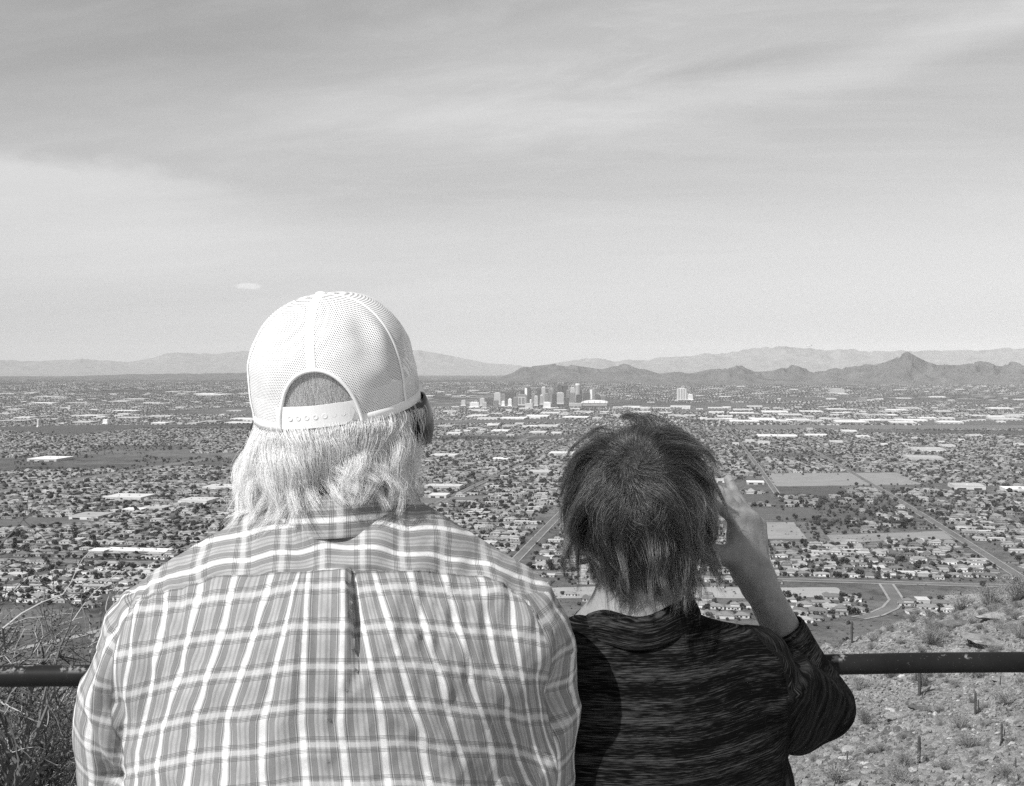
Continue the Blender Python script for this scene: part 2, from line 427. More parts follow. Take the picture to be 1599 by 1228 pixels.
# ------------------------------------------------------------------ haze: one closed box of pale air
def build_haze():
    m = bpy.data.materials.new('haze'); m.use_nodes = True; t = NT(m.node_tree); t.n.clear()
    o = t.node('ShaderNodeOutputMaterial'); v = t.node('ShaderNodeVolumePrincipled'); t.l.new(v.outputs[0], o.inputs['Volume'])
    v.inputs['Color'].default_value = (1.0, 1.0, 1.0, 1); v.inputs['Density'].default_value = HAZE; v.inputs['Anisotropy'].default_value = -0.3
    b = MB(); b.box((0, 0, (900 - 820) / 2), (116000, 116000, 1720))
    o = b.build('haze', m); tag(o, 'thin pale desert haze over the whole plain', 'haze', kind='stuff')
HAZE = 1.45e-5
build_haze()
# ================================================================== CITY
NORTH = math.atan((1090 - 799.5) / F_PX)          # the street grid's north, clockwise from +Y
CN, SN = math.cos(NORTH), math.sin(NORTH)
def to_xy(e, n): return e * CN + n * SN, -e * SN + n * CN
def to_en(x, y): return x * CN - y * SN, x * SN + y * CN
def en_px(px, py):
    g = ground_hit(px, py); return to_en(g[0], g[1])
GRID_RZ = -NORTH

M_WALL = mat('stucco', by_instance(0.22, 0.52, 0.12), rough=0.9, spec=0.1)
M_ROOF = mat('tile_roof', by_instance(0.11, 0.31, 0.2, 0.6), rough=0.9, spec=0.15)
M_FLAT = mat('pale_flat_roof', by_instance(0.15, 0.52, 0.12), rough=0.9, spec=0.1)
M_GLASS = mat('dark_window', val=0.03, rough=0.2, spec=0.5)
M_LEAF = mat('leaves', by_instance(0.018, 0.052, 0.25, 1.5), rough=0.9, spec=0.1)
M_LEAF2 = mat('dusty_leaves', by_instance(0.06, 0.13, 0.25, 1.5), rough=0.9, spec=0.1)
M_BARK = mat('bark', val=0.09, rough=0.95, spec=0.1)
M_ASPH = mat('asphalt', noisy(0.10, 0.17, 0.03), rough=0.9, spec=0.2)
M_CONC = mat('pale_concrete', noisy(0.22, 0.36, 0.05), rough=0.9, spec=0.1)
M_WHITE = mat('white_roof', by_instance(0.36, 0.82, 0.1, 0.02), rough=0.8, spec=0.2)
M_WALLW = mat('warehouse_wall', by_instance(0.35, 0.6, 0.1, 0.05), rough=0.9, spec=0.1)

# ---- fields, lots and basins traced where they lie on the plain (photo corners -> ground)
FIELDS = []
def field(name, label, cat, corners, lo, hi, scale=0.02, dz=0.25):
    g = [ground_hit(*c) for c in corners]; n = len(g)
    c = sum(g) / n; rows = 24; v = []; f = []
    if n == 4:
        for i in range(rows + 1):
            for j in range(rows + 1):
                a, b = i / rows, j / rows
                p = (g[0] * (1 - b) + g[1] * b) * (1 - a) + (g[3] * (1 - b) + g[2] * b) * a
                if i in (0, rows) or j in (0, rows): w_ = np.linalg.norm(g[1] - g[0]) * 0.02; p = p + w_ * np.array((vnoise(p[0] * 0.03, p[1] * 0.03, None, 5), vnoise(p[0] * 0.03, p[1] * 0.03, None, 6), 0.0)) * (1 if label.startswith(('pale', 'dry', 'open', 'broad')) else 0.35)
                v.append((p[0], p[1], float(plain_z(p[0], p[1])) + dz))
        f = [(i * (rows + 1) + j, i * (rows + 1) + j + 1, (i + 1) * (rows + 1) + j + 1, (i + 1) * (rows + 1) + j) for i in range(rows) for j in range(rows)]
    def fn(t, b, o):
        p = t.pos(); k = t.noise(p, scale, 6, 0.65); furrow = t.noise(t.comb(t.math('MULTIPLY', t.sep(p)[0], 0.02), t.math('MULTIPLY', t.sep(p)[1], 0.12), 0.0), 1.0, 3, 0.6)
        grey(t, t.rng(t.math('ADD', t.math('MULTIPLY', k, 0.6), t.math('MULTIPLY', furrow, 0.4)), 0.3, 0.7, lo, hi, False), b)
    o = link(name, mesh(name, v, f), mat(name + '_' + label[:30], fn, rough=1.0, spec=0.05))
    if sum((v[f[0][k]][0] * v[f[0][(k + 1) % 4]][1] - v[f[0][(k + 1) % 4]][0] * v[f[0][k]][1]) for k in range(4)) < 0: o.data.flip_normals()
    tag(o, label, cat, kind='structure')
    FIELDS.append(np.array([c for c in corners], float))
def in_fields(px, py):
    m = np.zeros(len(px), bool)
    for q in FIELDS:
        inside = np.zeros(len(px), bool); k = len(q)
        for i in range(k):
            x1, y1 = q[i]; x2, y2 = q[(i + 1) % k]
            if y1 == y2: continue
            c = ((y1 > py) != (y2 > py)) & (px < (x2 - x1) * (py - y1) / (y2 - y1) + x1)
            inside ^= c
        m |= inside
    return m
field('field', 'pale fallow field with faint tracks above the dark orchard strip', 'field', [(1198, 740), (1400, 738), (1440, 757), (1212, 760)], 0.20, 0.30)
field('field', 'dark ploughed strip below the pale fallow field', 'field', [(1214, 762), (1318, 762), (1330, 774), (1220, 776)], 0.07, 0.11)
field('field', 'dark green field right beside the raised hand', 'field', [(1150, 773), (1202, 772), (1212, 788), (1150, 790)], 0.08, 0.12)
field('field', 'smooth grey pasture to the right of the raised hand', 'field', [(1160, 795), (1264, 793), (1282, 809), (1165, 813)], 0.09, 0.13)
field('lot', 'pale bare lot dotted with scrub below the pasture', 'lot', [(1190, 816), (1240, 816), (1260, 842), (1196, 842)], 0.20, 0.32)
field('lot', 'pale bare strip of desert north of the tile roofed houses', 'lot', [(1290, 836), (1475, 830), (1490, 842), (1300, 848)], 0.18, 0.30)
field('basin', 'pale graded earth basin beside the boulevard', 'basin', [(700, 918), (1302, 917), (1312, 934), (700, 936)], 0.26, 0.38, 0.03)
field('lot', 'pale graded building lot to the right of the curving street', 'lot', [(1468, 930), (1570, 926), (1590, 948), (1480, 948)], 0.24, 0.36, 0.04)
field('field', 'broad dark empty field stretching left of the white cap', 'field', [(-60, 668), (120, 664), (290, 663), (110, 681)], 0.075, 0.10, 0.003)
field('field', 'dark grassy strip along the left edge of the plain', 'field', [(-40, 811), (110, 809), (170, 817), (-40, 826)], 0.09, 0.15)
field('riverbed', 'dry grey riverbed crossing the plain on the right', 'riverbed', [(1150, 664), (1700, 664), (1700, 671), (1150, 671)], 0.12, 0.17, 0.004)
field('riverbed', 'dry dark riverbed between the warehouses and the cap', 'riverbed', [(560, 657), (890, 655), (900, 661), (560, 663)], 0.09, 0.13, 0.004)
field('field', 'tan playing field beside the diagonal road behind the shirt shoulder', 'field', [(640, 778), (770, 774), (740, 784), (640, 788)], 0.13, 0.18)
field('lot', 'open desert slope at the foot of the hill on the left', 'lot', [(-160, 950), (110, 952), (60, 992), (-160, 1000)], 0.10, 0.17, 0.05)

# ---- roads
ROADS = []
def strip(name, label, pts, width, m, dz=0.4, cat='road', kerb=None):
    pts = [np.array(p, float) for p in pts]; v = []; f = []; i0 = 0
    dense = []
    for a, b in zip(pts[:-1], pts[1:]):
        k = max(2, int(np.linalg.norm(b - a) / 60)); dense += [a + (b - a) * i / k for i in range(k)]
    dense.append(pts[-1]); D = np.array(dense)
    T = np.gradient(D, axis=0); T /= np.linalg.norm(T, axis=1)[:, None]; Nn = np.stack([-T[:, 1], T[:, 0]], -1)
    def ribbon(off, wd, lift, nm, mm, parent=None):
        L = D + Nn * (off + wd / 2); Rr = D + Nn * (off - wd / 2)
        vv = np.concatenate([np.c_[L, plain_z(L[:, 0], L[:, 1]) + lift], np.c_[Rr, plain_z(Rr[:, 0], Rr[:, 1]) + lift]])
        n = len(D); i = np.arange(n - 1)
        return link(nm, mesh(nm, vv, np.stack([n + i, n + i + 1, i + 1, i], -1)), mm, parent)
    o = ribbon(0, width, dz, name, m); tag(o, label, cat, kind='structure')
    if kerb:
        for s in (-1, 1): ribbon(s * (width / 2 + kerb / 2 + 0.2), kerb, dz + 0.14, 'sidewalk', M_CONC, o)
    ROADS.append((D, width))
    return o
def ns_road(px, py, n0, n1, width, label, kerb=None):
    e, n = en_px(px, py); strip('road', label, [to_xy(e, n0), to_xy(e, n1)], width, M_ASPH, kerb=kerb)
def ew_road(px, py, e0, e1, width, label, kerb=None):
    e, n = en_px(px, py); strip('road', label, [to_xy(e0, n), to_xy(e1, n)], width, M_ASPH, kerb=kerb)
ns_road(1479, 829, 1500, 5200, 12, 'straight avenue running up from the lower right corner of the town', 2)
ns_road(1190, 738, 2700, 9000, 10, 'straight avenue passing above the fingertip', 2)
ns_road(866, 812, 1500, 9500, 11, 'avenue running toward downtown behind the dark haired head', 2)
ns_road(812, 726, 2200, 9800, 10, 'avenue running toward downtown beside the dark hair', 2)
ns_road(700, 720, 2200, 9800, 14, 'avenue north between the two people', 3)
ns_road(300, 720, 2200, 9800, 14, 'avenue left of the long white hair', 3)
ns_road(60, 760, 1800, 9800, 14, 'avenue at the far left of the plain', 3)
ns_road(1560, 735, 2500, 9000, 14, 'avenue at the right edge of the plain', 3)
ew_road(1400, 911, -1500, 1500, 14, 'dark boulevard below the row of tile roofed houses', 4)
ew_road(1250, 789, -2500, 3000, 12, 'cross street above the smooth grey pasture')
ew_road(1250, 760.5, -2500, 3000, 11, 'cross street between the pale field and the ploughed strip')
ew_road(1250, 736, -3000, 3500, 13, 'cross street along the top of the pale field')
ew_road(1250, 700, -3500, 4500, 14, 'broad cross street in the middle of the plain')
ew_road(1250, 679, -4500, 5500, 14, 'cross street just below the riverbed')
strip('road', 'short curving street with white kerbs leading off the boulevard', [ground_hit(*q)[:2] for q in ((1384, 913), (1392, 925), (1400, 938), (1390, 950), (1368, 960), (1340, 966))], 13, M_ASPH, 0.5, kerb=3.0)
strip('road', 'pale curving track at the foot of the hill beside the left sleeve', [ground_hit(*q)[:2] for q in ((-60, 1030), (40, 1012), (110, 997), (165, 983), (260, 968))], 11, M_CONC, 0.5)

def near_road(x, y, pad=4.0):
    bad = np.zeros(len(x), bool)
    for D, wd in ROADS:
        lo = D.min(0) - 60; hi = D.max(0) + 60
        k = np.where((x > lo[0]) & (x < hi[0]) & (y > lo[1]) & (y < hi[1]) & ~bad)[0]
        if len(k) == 0: continue
        best = np.full(len(k), 1e9)
        for a, b in zip(D[:-1:4], np.concatenate([D[4::4], D[-1:]])[:len(D[:-1:4])]):
            ab = b - a; L2 = (ab ** 2).sum() + 1e-9
            t = np.clip(((x[k] - a[0]) * ab[0] + (y[k] - a[1]) * ab[1]) / L2, 0, 1)
            best = np.minimum(best, np.hypot(x[k] - a[0] - t * ab[0], y[k] - a[1] - t * ab[1]))
        bad[k[best < wd / 2 + pad]] = True
    return bad

# ---- house shapes (origin on the ground, front toward -y)
def house_parts(wd, dp, h, rise, kind):
    wall, roof, glass, trim = MB(), MB(), MB(), MB()
    if kind == 'flat':
        wall.box((0, 0, h / 2), (wd, dp, h)); roof.box((0, 0, h + 0.12), (wd + 0.8, dp + 0.8, 0.24))
        roof.box((wd * 0.2, dp * 0.1, h + 0.7), (1.6, 1.6, 0.9))
    else:
        blocks = [(0, 0, wd, dp, h)]
        if kind == 'wing': blocks.append((wd * 0.28, -dp * 0.55, wd * 0.42, dp * 0.5, h * 0.98))
        if kind == 'two': blocks.append((-wd * 0.12, dp * 0.05, wd * 0.62, dp * 0.72, h * 1.85))
        for (x, y, a, b, hh) in blocks:
            wall.box((x, y, hh / 2), (a, b, hh))
            A, B, o = a / 2, b / 2, 0.55
            L = max(A - B, 0.4) if A > B else 0.4; K = max(B - A, 0.0)
            v = [(x - A - o, y - B - o, hh), (x + A + o, y - B - o, hh), (x + A + o, y + B + o, hh), (x - A - o, y + B + o, hh),
                 (x - L, y - K, hh + rise), (x + L, y - K, hh + rise), (x + L, y + K, hh + rise), (x - L, y + K, hh + rise)]
            roof.add(v, [(3, 2, 1, 0), (0, 1, 5, 4), (1, 2, 6, 5), (2, 3, 7, 6), (3, 0, 4, 7), (4, 5, 6, 7)])
    y0 = -dp / 2 - 0.06
    for x in (-wd * 0.33, -wd * 0.08): glass.box((x, y0, 1.6), (1.9, 0.1, 1.3))
    for x in (-wd * 0.3, wd * 0.05, wd * 0.3): glass.box((x, dp / 2 + 0.06, 1.6), (1.7, 0.1, 1.3))
    trim.box((wd * 0.3, y0 - (dp * 0.3 if kind == 'wing' else 0), 1.25), (4.6 if wd > 13 else 3.0, 0.14, 2.3))
    return wall, roof, glass, trim
KIND = [(16, 12, 3.2, 2.3, 'hip'), (17, 13, 3.2, 2.4, 'wing'), (15, 13, 3.1, 2.2, 'two'), (18, 11, 3.0, 1.8, 'hip'), (19, 12, 3.4, 0, 'flat'), (14, 12, 3.0, 2.4, 'wing')]
def joined(parts, mats, name):
    v, f, mi = [], [], []
    for k, p in enumerate(parts):
        b = len(v); v += p.v; f += [tuple(b + i for i in q) for q in p.f]; mi += [k] * len(p.f)
    me = mesh(name, v, f)
    for m in mats: me.materials.append(m)
    me.polygons.foreach_set('material_index', mi); return me
def hidden(name, me): return bpy.data.objects.new(name, me)          # source shapes, never linked to the scene
HSRC = []
for q in KIND:
    wl, rf, gl, tr = house_parts(*q)
    HSRC.append(hidden('house_shape', joined([wl, rf, gl], [M_WALL, M_FLAT if q[4] == 'flat' else M_ROOF, M_GLASS], 'house_shape')))

# ---- tree shapes
def blob_tree(seed, squash=0.85, sub=2):
    bm = bmesh.new(); bmesh.ops.create_icosphere(bm, subdivisions=sub, radius=1.0)
    v = np.array([p.co[:] for p in bm.verts]); n = fbm(v[:, 0] * 1.7 + seed, v[:, 1] * 1.7, v[:, 2] * 1.7, 3, seed); n2 = vnoise(v[:, 0] * 4.1 + seed, v[:, 1] * 4.1, v[:, 2] * 4.1, seed + 3)
    v = v * (1 + 0.55 * n + 0.22 * n2)[:, None]; v[:, 2] = v[:, 2] * squash + 1.15
    for p, c in zip(bm.verts, v): p.co = c
    bmesh.ops.create_cone(bm, cap_ends=False, segments=5, radius1=0.11, radius2=0.07, depth=0.9, matrix=Matrix.Translation((0, 0, 0.4)))
    me = bpy.data.meshes.new('tree_shape'); bm.to_mesh(me); bm.free(); return me
TSRC = []
for k in range(4):
    me = blob_tree(k * 5 + 1, (0.75, 0.95, 0.7, 1.1)[k], 2 if k < 2 else 1); me.materials.append(M_LEAF if k != 2 else M_LEAF2); TSRC.append(hidden('tree_shape', me))

def scatter(name, label, cat, pts, rot, scl, src):
    me = bpy.data.meshes.new(name); me.vertices.add(len(pts)); me.vertices.foreach_set('co', np.asarray(pts, np.float32).ravel())
    set_attr(me, 'turn', rot)
    a = me.attributes.new('size', 'FLOAT_VECTOR', 'POINT'); a.data.foreach_set('vector', np.asarray(scl, np.float32).ravel())
    o = bpy.data.objects.new(name, me); COL.objects.link(o)
    g = bpy.data.node_groups.new(name, 'GeometryNodeTree')
    g.interface.new_socket('Geometry', in_out='INPUT', socket_type='NodeSocketGeometry'); g.interface.new_socket('Geometry', in_out='OUTPUT', socket_type='NodeSocketGeometry')
    gi = g.nodes.new('NodeGroupInput'); go = g.nodes.new('NodeGroupOutput'); ip = g.nodes.new('GeometryNodeInstanceOnPoints')
    oi = g.nodes.new('GeometryNodeObjectInfo'); oi.inputs[0].default_value = src
    na = g.nodes.new('GeometryNodeInputNamedAttribute'); na.data_type = 'FLOAT'; na.inputs[0].default_value = 'turn'
    nb = g.nodes.new('GeometryNodeInputNamedAttribute'); nb.data_type = 'FLOAT_VECTOR'; nb.inputs[0].default_value = 'size'
    cb = g.nodes.new('ShaderNodeCombineXYZ')
    L = g.links.new
    L(gi.outputs[0], ip.inputs['Points']); L(oi.outputs['Geometry'], ip.inputs['Instance'])
    L(na.outputs[0], cb.inputs[2]); L(cb.outputs[0], ip.inputs['Rotation']); L(nb.outputs[0], ip.inputs['Scale']); L(ip.outputs[0], go.inputs[0])
    md = o.modifiers.new('scatter', 'NODES'); md.node_group = g
    return tag(o, label, cat, kind='stuff')

# ---- lay out the residential blocks
def in_view(x, y, z, pad=60):
    px, py = project(x, y, z); return (px > -pad) & (px < 1599 + pad) & (py < 1080), px, py
def lay_blocks():
    H = []
    n = 1230.0; row = 0
    rows = []
    while n < 7200:
        rows.append((n, row)); n += 24.0 if row % 2 == 0 else 40.0; row += 1
    for n, row in rows:
        half = 0.5 * n * 1.05 + 150
        es = np.arange(-half - n * SN, half, 21.0)
        e = es + RNG.uniform(-2.5, 2.5, len(es)); nn = n + RNG.uniform(-2.2, 2.2, len(es))
        # cross streets every ~170 m
        ok = (np.mod(e + 60 * math.floor(n / 400), 172) > 15)
        H.append(np.stack([e[ok], nn[ok], np.full(ok.sum(), row % 2)], -1))
    H = np.concatenate(H); x, y = to_xy(H[:, 0], H[:, 1]); return x, y, H[:, 2]
hx, hy, hrow = lay_blocks()
ok, hpx, hpy = in_view(hx, hy, plain_z(hx, hy))
ok &= (np.hypot(hx, hy) > 1120) & ~in_fields(hpx, hpy)
# patches of open desert, groves and business land between the tracts
patch = fbm(hx * 0.0011 + 3, hy * 0.0011, None, 3, 41); ok &= patch > -0.34
ok &= RNG.random(len(hx)) > 0.07
ok &= ~((hpy > 914) & (hpx > 640) & (hpx < 1090)) & ~((hpy > 905) & (hpx > 1225)) & ~((hpy > 935) & (hpx > 1100)) & ~((hpy > 942) & (hpx < 300)) & ~((hpx > 1160) & (hpx < 1330) & (hpy > 792) & (hpy < 846)) & ~((hpx > 1270) & (hpx < 1490) & (hpy > 775) & (hpy < 842) & (RNG.random(len(hx)) < 0.6))
hx, hy, hpx, hpy, hrow, patch = (a[ok] for a in (hx, hy, hpx, hpy, hrow, patch))
ok = ~near_road(hx, hy, 12); hx, hy, hpx, hpy, hrow, patch = (a[ok] for a in (hx, hy, hpx, hpy, hrow, patch))
# the new houses around the curving street, and the old ones by the left hill
extra = [(1092,960),(1112,962),(1135,964),(1158,964),(1095,947),(1120,950),(1145,951),(1165,948),(1105,936.5),(1238,938),(1258,946),(1282,944),(1250,957),(1278,957),(1300,951),(1225,953),(1232,968),(1255,971),(1205,944),(1208,962),(1470,945),(1448,951),(1430,958),(1500,950),(1415,945),(1440,940),(1480,955),(1455,960),(1300,935),(1330,938),(1320,948),(1340,955),(1300,962),(1275,968),(1245,962),(1310,958),(1220,938),(1525,940),(1550,936),
         (30,925),(62,930),(95,915),(120,936),(150,925),(175,908),(60,905),(15,905),(140,948),(105,903),(190,922),(210,905),(950,925),(985,928),(890,930),(920,938)]
ex = np.array([ground_hit(*q) for q in extra])
hx = np.concatenate([ex[:, 0], hx]); hy = np.concatenate([ex[:, 1], hy]); hpx = np.concatenate([np.array(extra)[:, 0], hpx]); hpy = np.concatenate([np.array(extra)[:, 1], hpy])
hrow = np.concatenate([np.zeros(len(ex)), hrow]); patch = np.concatenate([np.ones(len(ex)) * 0.2, patch])
hk = RNG.integers(0, 6, len(hx)); hk[(fbm(hx * 0.002, hy * 0.002, None, 2, 77) > 0.12) & (RNG.random(len(hx)) < 0.65)] = 4
hrz = GRID_RZ + np.where(hrow > 0.5, 0, math.pi) + np.where(RNG.random(len(hx)) < 0.2, math.pi / 2, 0) + RNG.normal(0, 0.04, len(hx))
hs = RNG.uniform(0.85, 1.25, len(hx)); hs[:24] = RNG.uniform(1.0, 1.25, 24)
hz = plain_z(hx, hy) - 0.05
hr = np.hypot(hx, hy)
def behind_people(px, py):
    man = ((px > 395) & (px < 655) & (py > 455) & (py < 830)) | ((px > 215) & (px < 800) & (py > 905)) | ((px > 330) & (px < 690) & (py > 850)) | ((px > 150) & (px < 880) & (py > 1000))
    wom = ((px > 885) & (px < 1105) & (py > 690) & (py < 930)) | ((px > 900) & (px < 1200) & (py > 1010))
    return man | wom
seen = ~behind_people(hpx, hpy) & (hpx > 0) & (hpx < 1599)
order = np.argsort(np.where(seen, hr, 1e9)); near = order[:290]; isnear = np.zeros(len(hx), bool); isnear[near] = True

# near houses: things with parts
M_TRIM = mat('garage_door', by_instance(0.5, 0.75), rough=0.7)
PROTO = {}
def house_proto(k, tone):
    key = (k, tone)
    if key in PROTO: return PROTO[key]
    wl, rf, gl, tr = house_parts(*KIND[k])
    wm = mat('stucco_tone_%d' % tone, by_instance(*[(0.30, 0.42), (0.46, 0.58), (0.66, 0.80)][tone], 0.1), rough=0.9, spec=0.1)
    rm = mat('roof_tone_%d' % (tone if KIND[k][4] != 'flat' else 3), by_instance(*([(0.11, 0.17), (0.16, 0.24), (0.22, 0.32)][tone] if KIND[k][4] != 'flat' else (0.24, 0.56)), 0.2, 0.7), rough=0.9, spec=0.15)
    d = dict(wall=(wl.mesh('wall'), wm), roof=(rf.mesh('roof'), rm), garage_door=(tr.mesh('garage_door'), M_TRIM))
    wins = []
    wd, dp = KIND[k][0], KIND[k][1]
    for (x, y) in [(-wd * 0.33, -dp / 2 - 0.06), (-wd * 0.08, -dp / 2 - 0.06), (-wd * 0.3, dp / 2 + 0.06), (wd * 0.05, dp / 2 + 0.06), (wd * 0.3, dp / 2 + 0.06)]:
        b = MB(); b.box((x, y, 1.6), (1.9, 0.12, 1.4)); me = b.mesh('window'); me.materials.append(M_GLASS); wins.append(me)
    for n, (me, m) in d.items(): me.materials.append(m)
    PROTO[key] = (d, wins); return PROTO[key]
LANDMARKS = [((1110, 960), 'in the new tract left of the raised forearm'), ((1255, 950), 'in the new tract left of the curving street'), ((1240, 970), 'at the low end of the new tract beside the cuff'), ((1450, 950), 'right of the curving street'), ((1330, 885), 'above the boulevard left of the side street'), ((1430, 890), 'above the boulevard beyond the side street'), ((1540, 885), 'above the boulevard toward the right edge'), ((1230, 885), 'above the boulevard beside the wrist'), ((1110, 885), 'behind the thumb above the boulevard'),
    ((1580, 850), 'beside the avenue at the right edge'), ((1480, 850), 'where the right avenue leaves the tracts'), ((1380, 860), 'in the rows below the bare strip'), ((1270, 850), 'below the pale bare lot'), ((1400, 805), 'in the grove right of the pasture'), ((1560, 800), 'below the lone white hall'), ((60, 905), 'below the bare twigs at the left edge'), ((150, 915), 'close to the plaid sleeve'), ((40, 870), 'behind the twigs at the left edge'), ((110, 860), 'left of the long school wing'), ((200, 890), 'just above the plaid shoulder'), ((250, 850), 'right of the long school wing'), ((60, 835), 'near the dark grassy strip'), ((170, 835), 'above the long school wing'), ((300, 820), 'beside the end of the white hair'), ((120, 790), 'below the long white hall on the left'), ((700, 800), 'just right of the plaid collar'), ((780, 830), 'above the right plaid shoulder'), ((830, 870), 'between plaid shoulder and dark hair'), ((860, 830), 'touching the left side of the dark hair'), ((880, 900), 'in the gap below the dark hair'), ((930, 930), 'behind the nape of the dark haired head'), ((820, 780), 'beside the avenue left of the dark hair')]
LMP = np.array([q[0] for q in LANDMARKS], float)
def where(px, py): return LANDMARKS[int(np.argmin(((LMP - (px, py)) * (0.5, 1.0) * (1, 1.6)) .__pow__(2).sum(1)))][1]
SHAPE = {'hip': 'hip roofed', 'wing': 'L shaped', 'two': 'two storey', 'flat': 'flat roofed'}
TONE = ('tan', 'pale', 'white')
for i in near:
    k = int(hk[i]); tone = int(RNG.integers(0, 3)); d, wins = house_proto(k, tone)
    h = empty('house', (hx[i], hy[i], hz[i]), hrz[i]); h.scale = (hs[i],) * 3
    z = where(hpx[i], hpy[i])
    size = 'large ' if hs[i] > 1.13 else ('small ' if hs[i] < 0.95 else '')
    tag(h, '%s%s %s house %s' % (size, TONE[tone].replace(' stucco', ''), SHAPE[KIND[k][4]], z), 'house', '%s%s %s houses %s' % (size, TONE[tone], SHAPE[KIND[k][4]], z))
    for n, (me, m) in d.items():
        o = bpy.data.objects.new(n, me); COL.objects.link(o); o.parent = h
    if hr[i] < 2300:
        for me in wins: o = bpy.data.objects.new('window', me); COL.objects.link(o); o.parent = h
for k in range(6):
    s = np.where((hk == k) & ~isnear)[0]
    if len(s): scatter('suburb_houses', ('hip roofed', 'L shaped', 'two storey', 'low wide', 'flat roofed', 'small gabled')[k] + ' houses packed across the middle of the plain', 'houses',
            np.stack([hx[s], hy[s], hz[s]], -1), hrz[s], np.repeat(hs[s, None], 3, 1) * np.stack([RNG.uniform(0.8, 1.2, len(s)), RNG.uniform(0.8, 1.2, len(s)), np.ones(len(s))], -1), HSRC[k])

# far blocks: clusters of roofs and trees
def cluster(seed, big=False):
    r = random.Random(seed); wl, rf, lf = MB(), MB(), MB(); lv, lfc = [], []
    for i in range(-2, 3):
        for j in (-1, 0, 1):
            if r.random() < 0.2: continue
            cx, cy = i * 24 + r.uniform(-4, 4), j * 34 + r.uniform(-5, 5); a, b = r.uniform(12, 20), r.uniform(10, 15); h = r.uniform(3, 4.5)
            wl.box((cx, cy, h / 2), (a, b, h)); rf.box((cx, cy, h + 0.8), (a + 1, b + 1, 1.6), taper=r.choice((0.5, 0.6, 0.95)))
    bm = bmesh.new()
    for q in range(40):
        s = r.uniform(2.2, 4.8)
        bmesh.ops.create_icosphere(bm, subdivisions=1, radius=s, matrix=Matrix.Translation((r.uniform(-62, 62), r.uniform(-55, 55), s * 0.8)))
    for vv in bm.verts: vv.co += Vector((r.uniform(-1, 1), r.uniform(-1, 1), r.uniform(-1, 1)))
    bm.verts.ensure_lookup_table(); lf.add([p.co[:] for p in bm.verts], [tuple(q.index for q in fc.verts) for fc in bm.faces]); bm.free()
    return hidden('block_shape', joined([wl, rf, lf], [M_WALL, M_FLAT, M_LEAF], 'block_shape'))
CSRC = [cluster(s) for s in (3, 8, 15, 29)]
gn = []
n = 7260.0
while n < 19000:
    st = 125 if n < 11000 else 190
    es = np.arange(-0.56 * n - n * SN, 0.56 * n, st); gn.append(np.stack([es + RNG.uniform(-22, 22, len(es)), n + RNG.uniform(-22, 22, len(es))], -1)); n += st
gn = np.concatenate(gn); cx, cy = to_xy(gn[:, 0], gn[:, 1]); ok, cpx, cpy = in_view(cx, cy, plain_z(cx, cy))
ok &= ~in_fields(cpx, cpy) & (fbm(cx * 0.0006, cy * 0.0006, None, 3, 51) > -0.30) & (RNG.random(len(cx)) > 0.12)
cx, cy = cx[ok], cy[ok]; ck = RNG.integers(0, 4, len(cx))
for k in range(4):
    s = np.where(ck == k)[0]; q = RNG.uniform(0.9, 1.25, len(s))
    scatter('far_blocks', 'distant blocks of roofs and trees beyond the riverbed, tract %s' % ('one', 'two', 'three', 'four')[k], 'city blocks', np.stack([cx[s], cy[s], plain_z(cx[s], cy[s]) - 0.2], -1), GRID_RZ + RNG.integers(0, 4, len(s)) * math.pi / 2, np.stack([q, q, q], -1), CSRC[k])

# ---- trees on the plain
tn = int(len(hx) * 7.0); pick = RNG.integers(0, len(hx), tn)
tx = hx[pick] + RNG.normal(0, 12, tn); ty = hy[pick] + RNG.normal(0, 12, tn)
g = RNG.uniform(0, 1, (42000, 2)); ge = (g[:, 0] - 0.5) * 1.1; gnn = 1200 + 6000 * np.sqrt(g[:, 1]); gxx, gyy = to_xy(ge * gnn - gnn * SN * 0.4, gnn)
grove = fbm(gxx * 0.0022, gyy * 0.0022, None, 3, 63) > 0.06; gxx, gyy = gxx[grove], gyy[grove]
tx = np.concatenate([tx, gxx]); ty = np.concatenate([ty, gyy])
# street trees along the boulevard and a thick grove right of the hand
be, bn = en_px(1400, 905); bl = np.arange(-900, 1300, 13.0); bxx, byy = to_xy(bl + RNG.uniform(-3, 3, len(bl)), bn + RNG.uniform(-2, 2, len(bl)))
gv = np.array([ground_hit(RNG.uniform(1270, 1490), RNG.uniform(775, 828))[:2] for _ in range(330)]); gv2 = np.array([ground_hit(RNG.uniform(1215, 1420), RNG.uniform(812, 842))[:2] for _ in range(190)])
tx = np.concatenate([tx, bxx, gv[:, 0], gv2[:, 0]]); ty = np.concatenate([ty, byy, gv[:, 1], gv2[:, 1]])
ok, tpx, tpy = in_view(tx, ty, plain_z(tx, ty)); ok &= (np.hypot(tx, ty) > 1100) & ~near_road(tx, ty, 1.5)
keepf = ~in_fields(tpx, tpy) | (RNG.random(len(tx)) < 0.05); ok &= keepf
tx, ty, tpx, tpy = tx[ok], ty[ok], tpx[ok], tpy[ok]
tr_ = np.exp(RNG.normal(0.66, 0.44, len(tx))).clip(0.8, 6.0); tr_[-520:] *= 1.2; tz = plain_z(tx, ty) - 0.1; tk = RNG.choice(4, len(tx), p=[0.32, 0.3, 0.2, 0.18]); tw = RNG.uniform(0, 6.28, len(tx))
td = np.hypot(tx, ty); seen = ~behind_people(tpx, tpy) & (tpx > 0) & (tpx < 1599); order = np.argsort(np.where(seen, td / tr_, 1e9)); tnear = order[:290]; isn = np.zeros(len(tx), bool); isn[tnear] = True

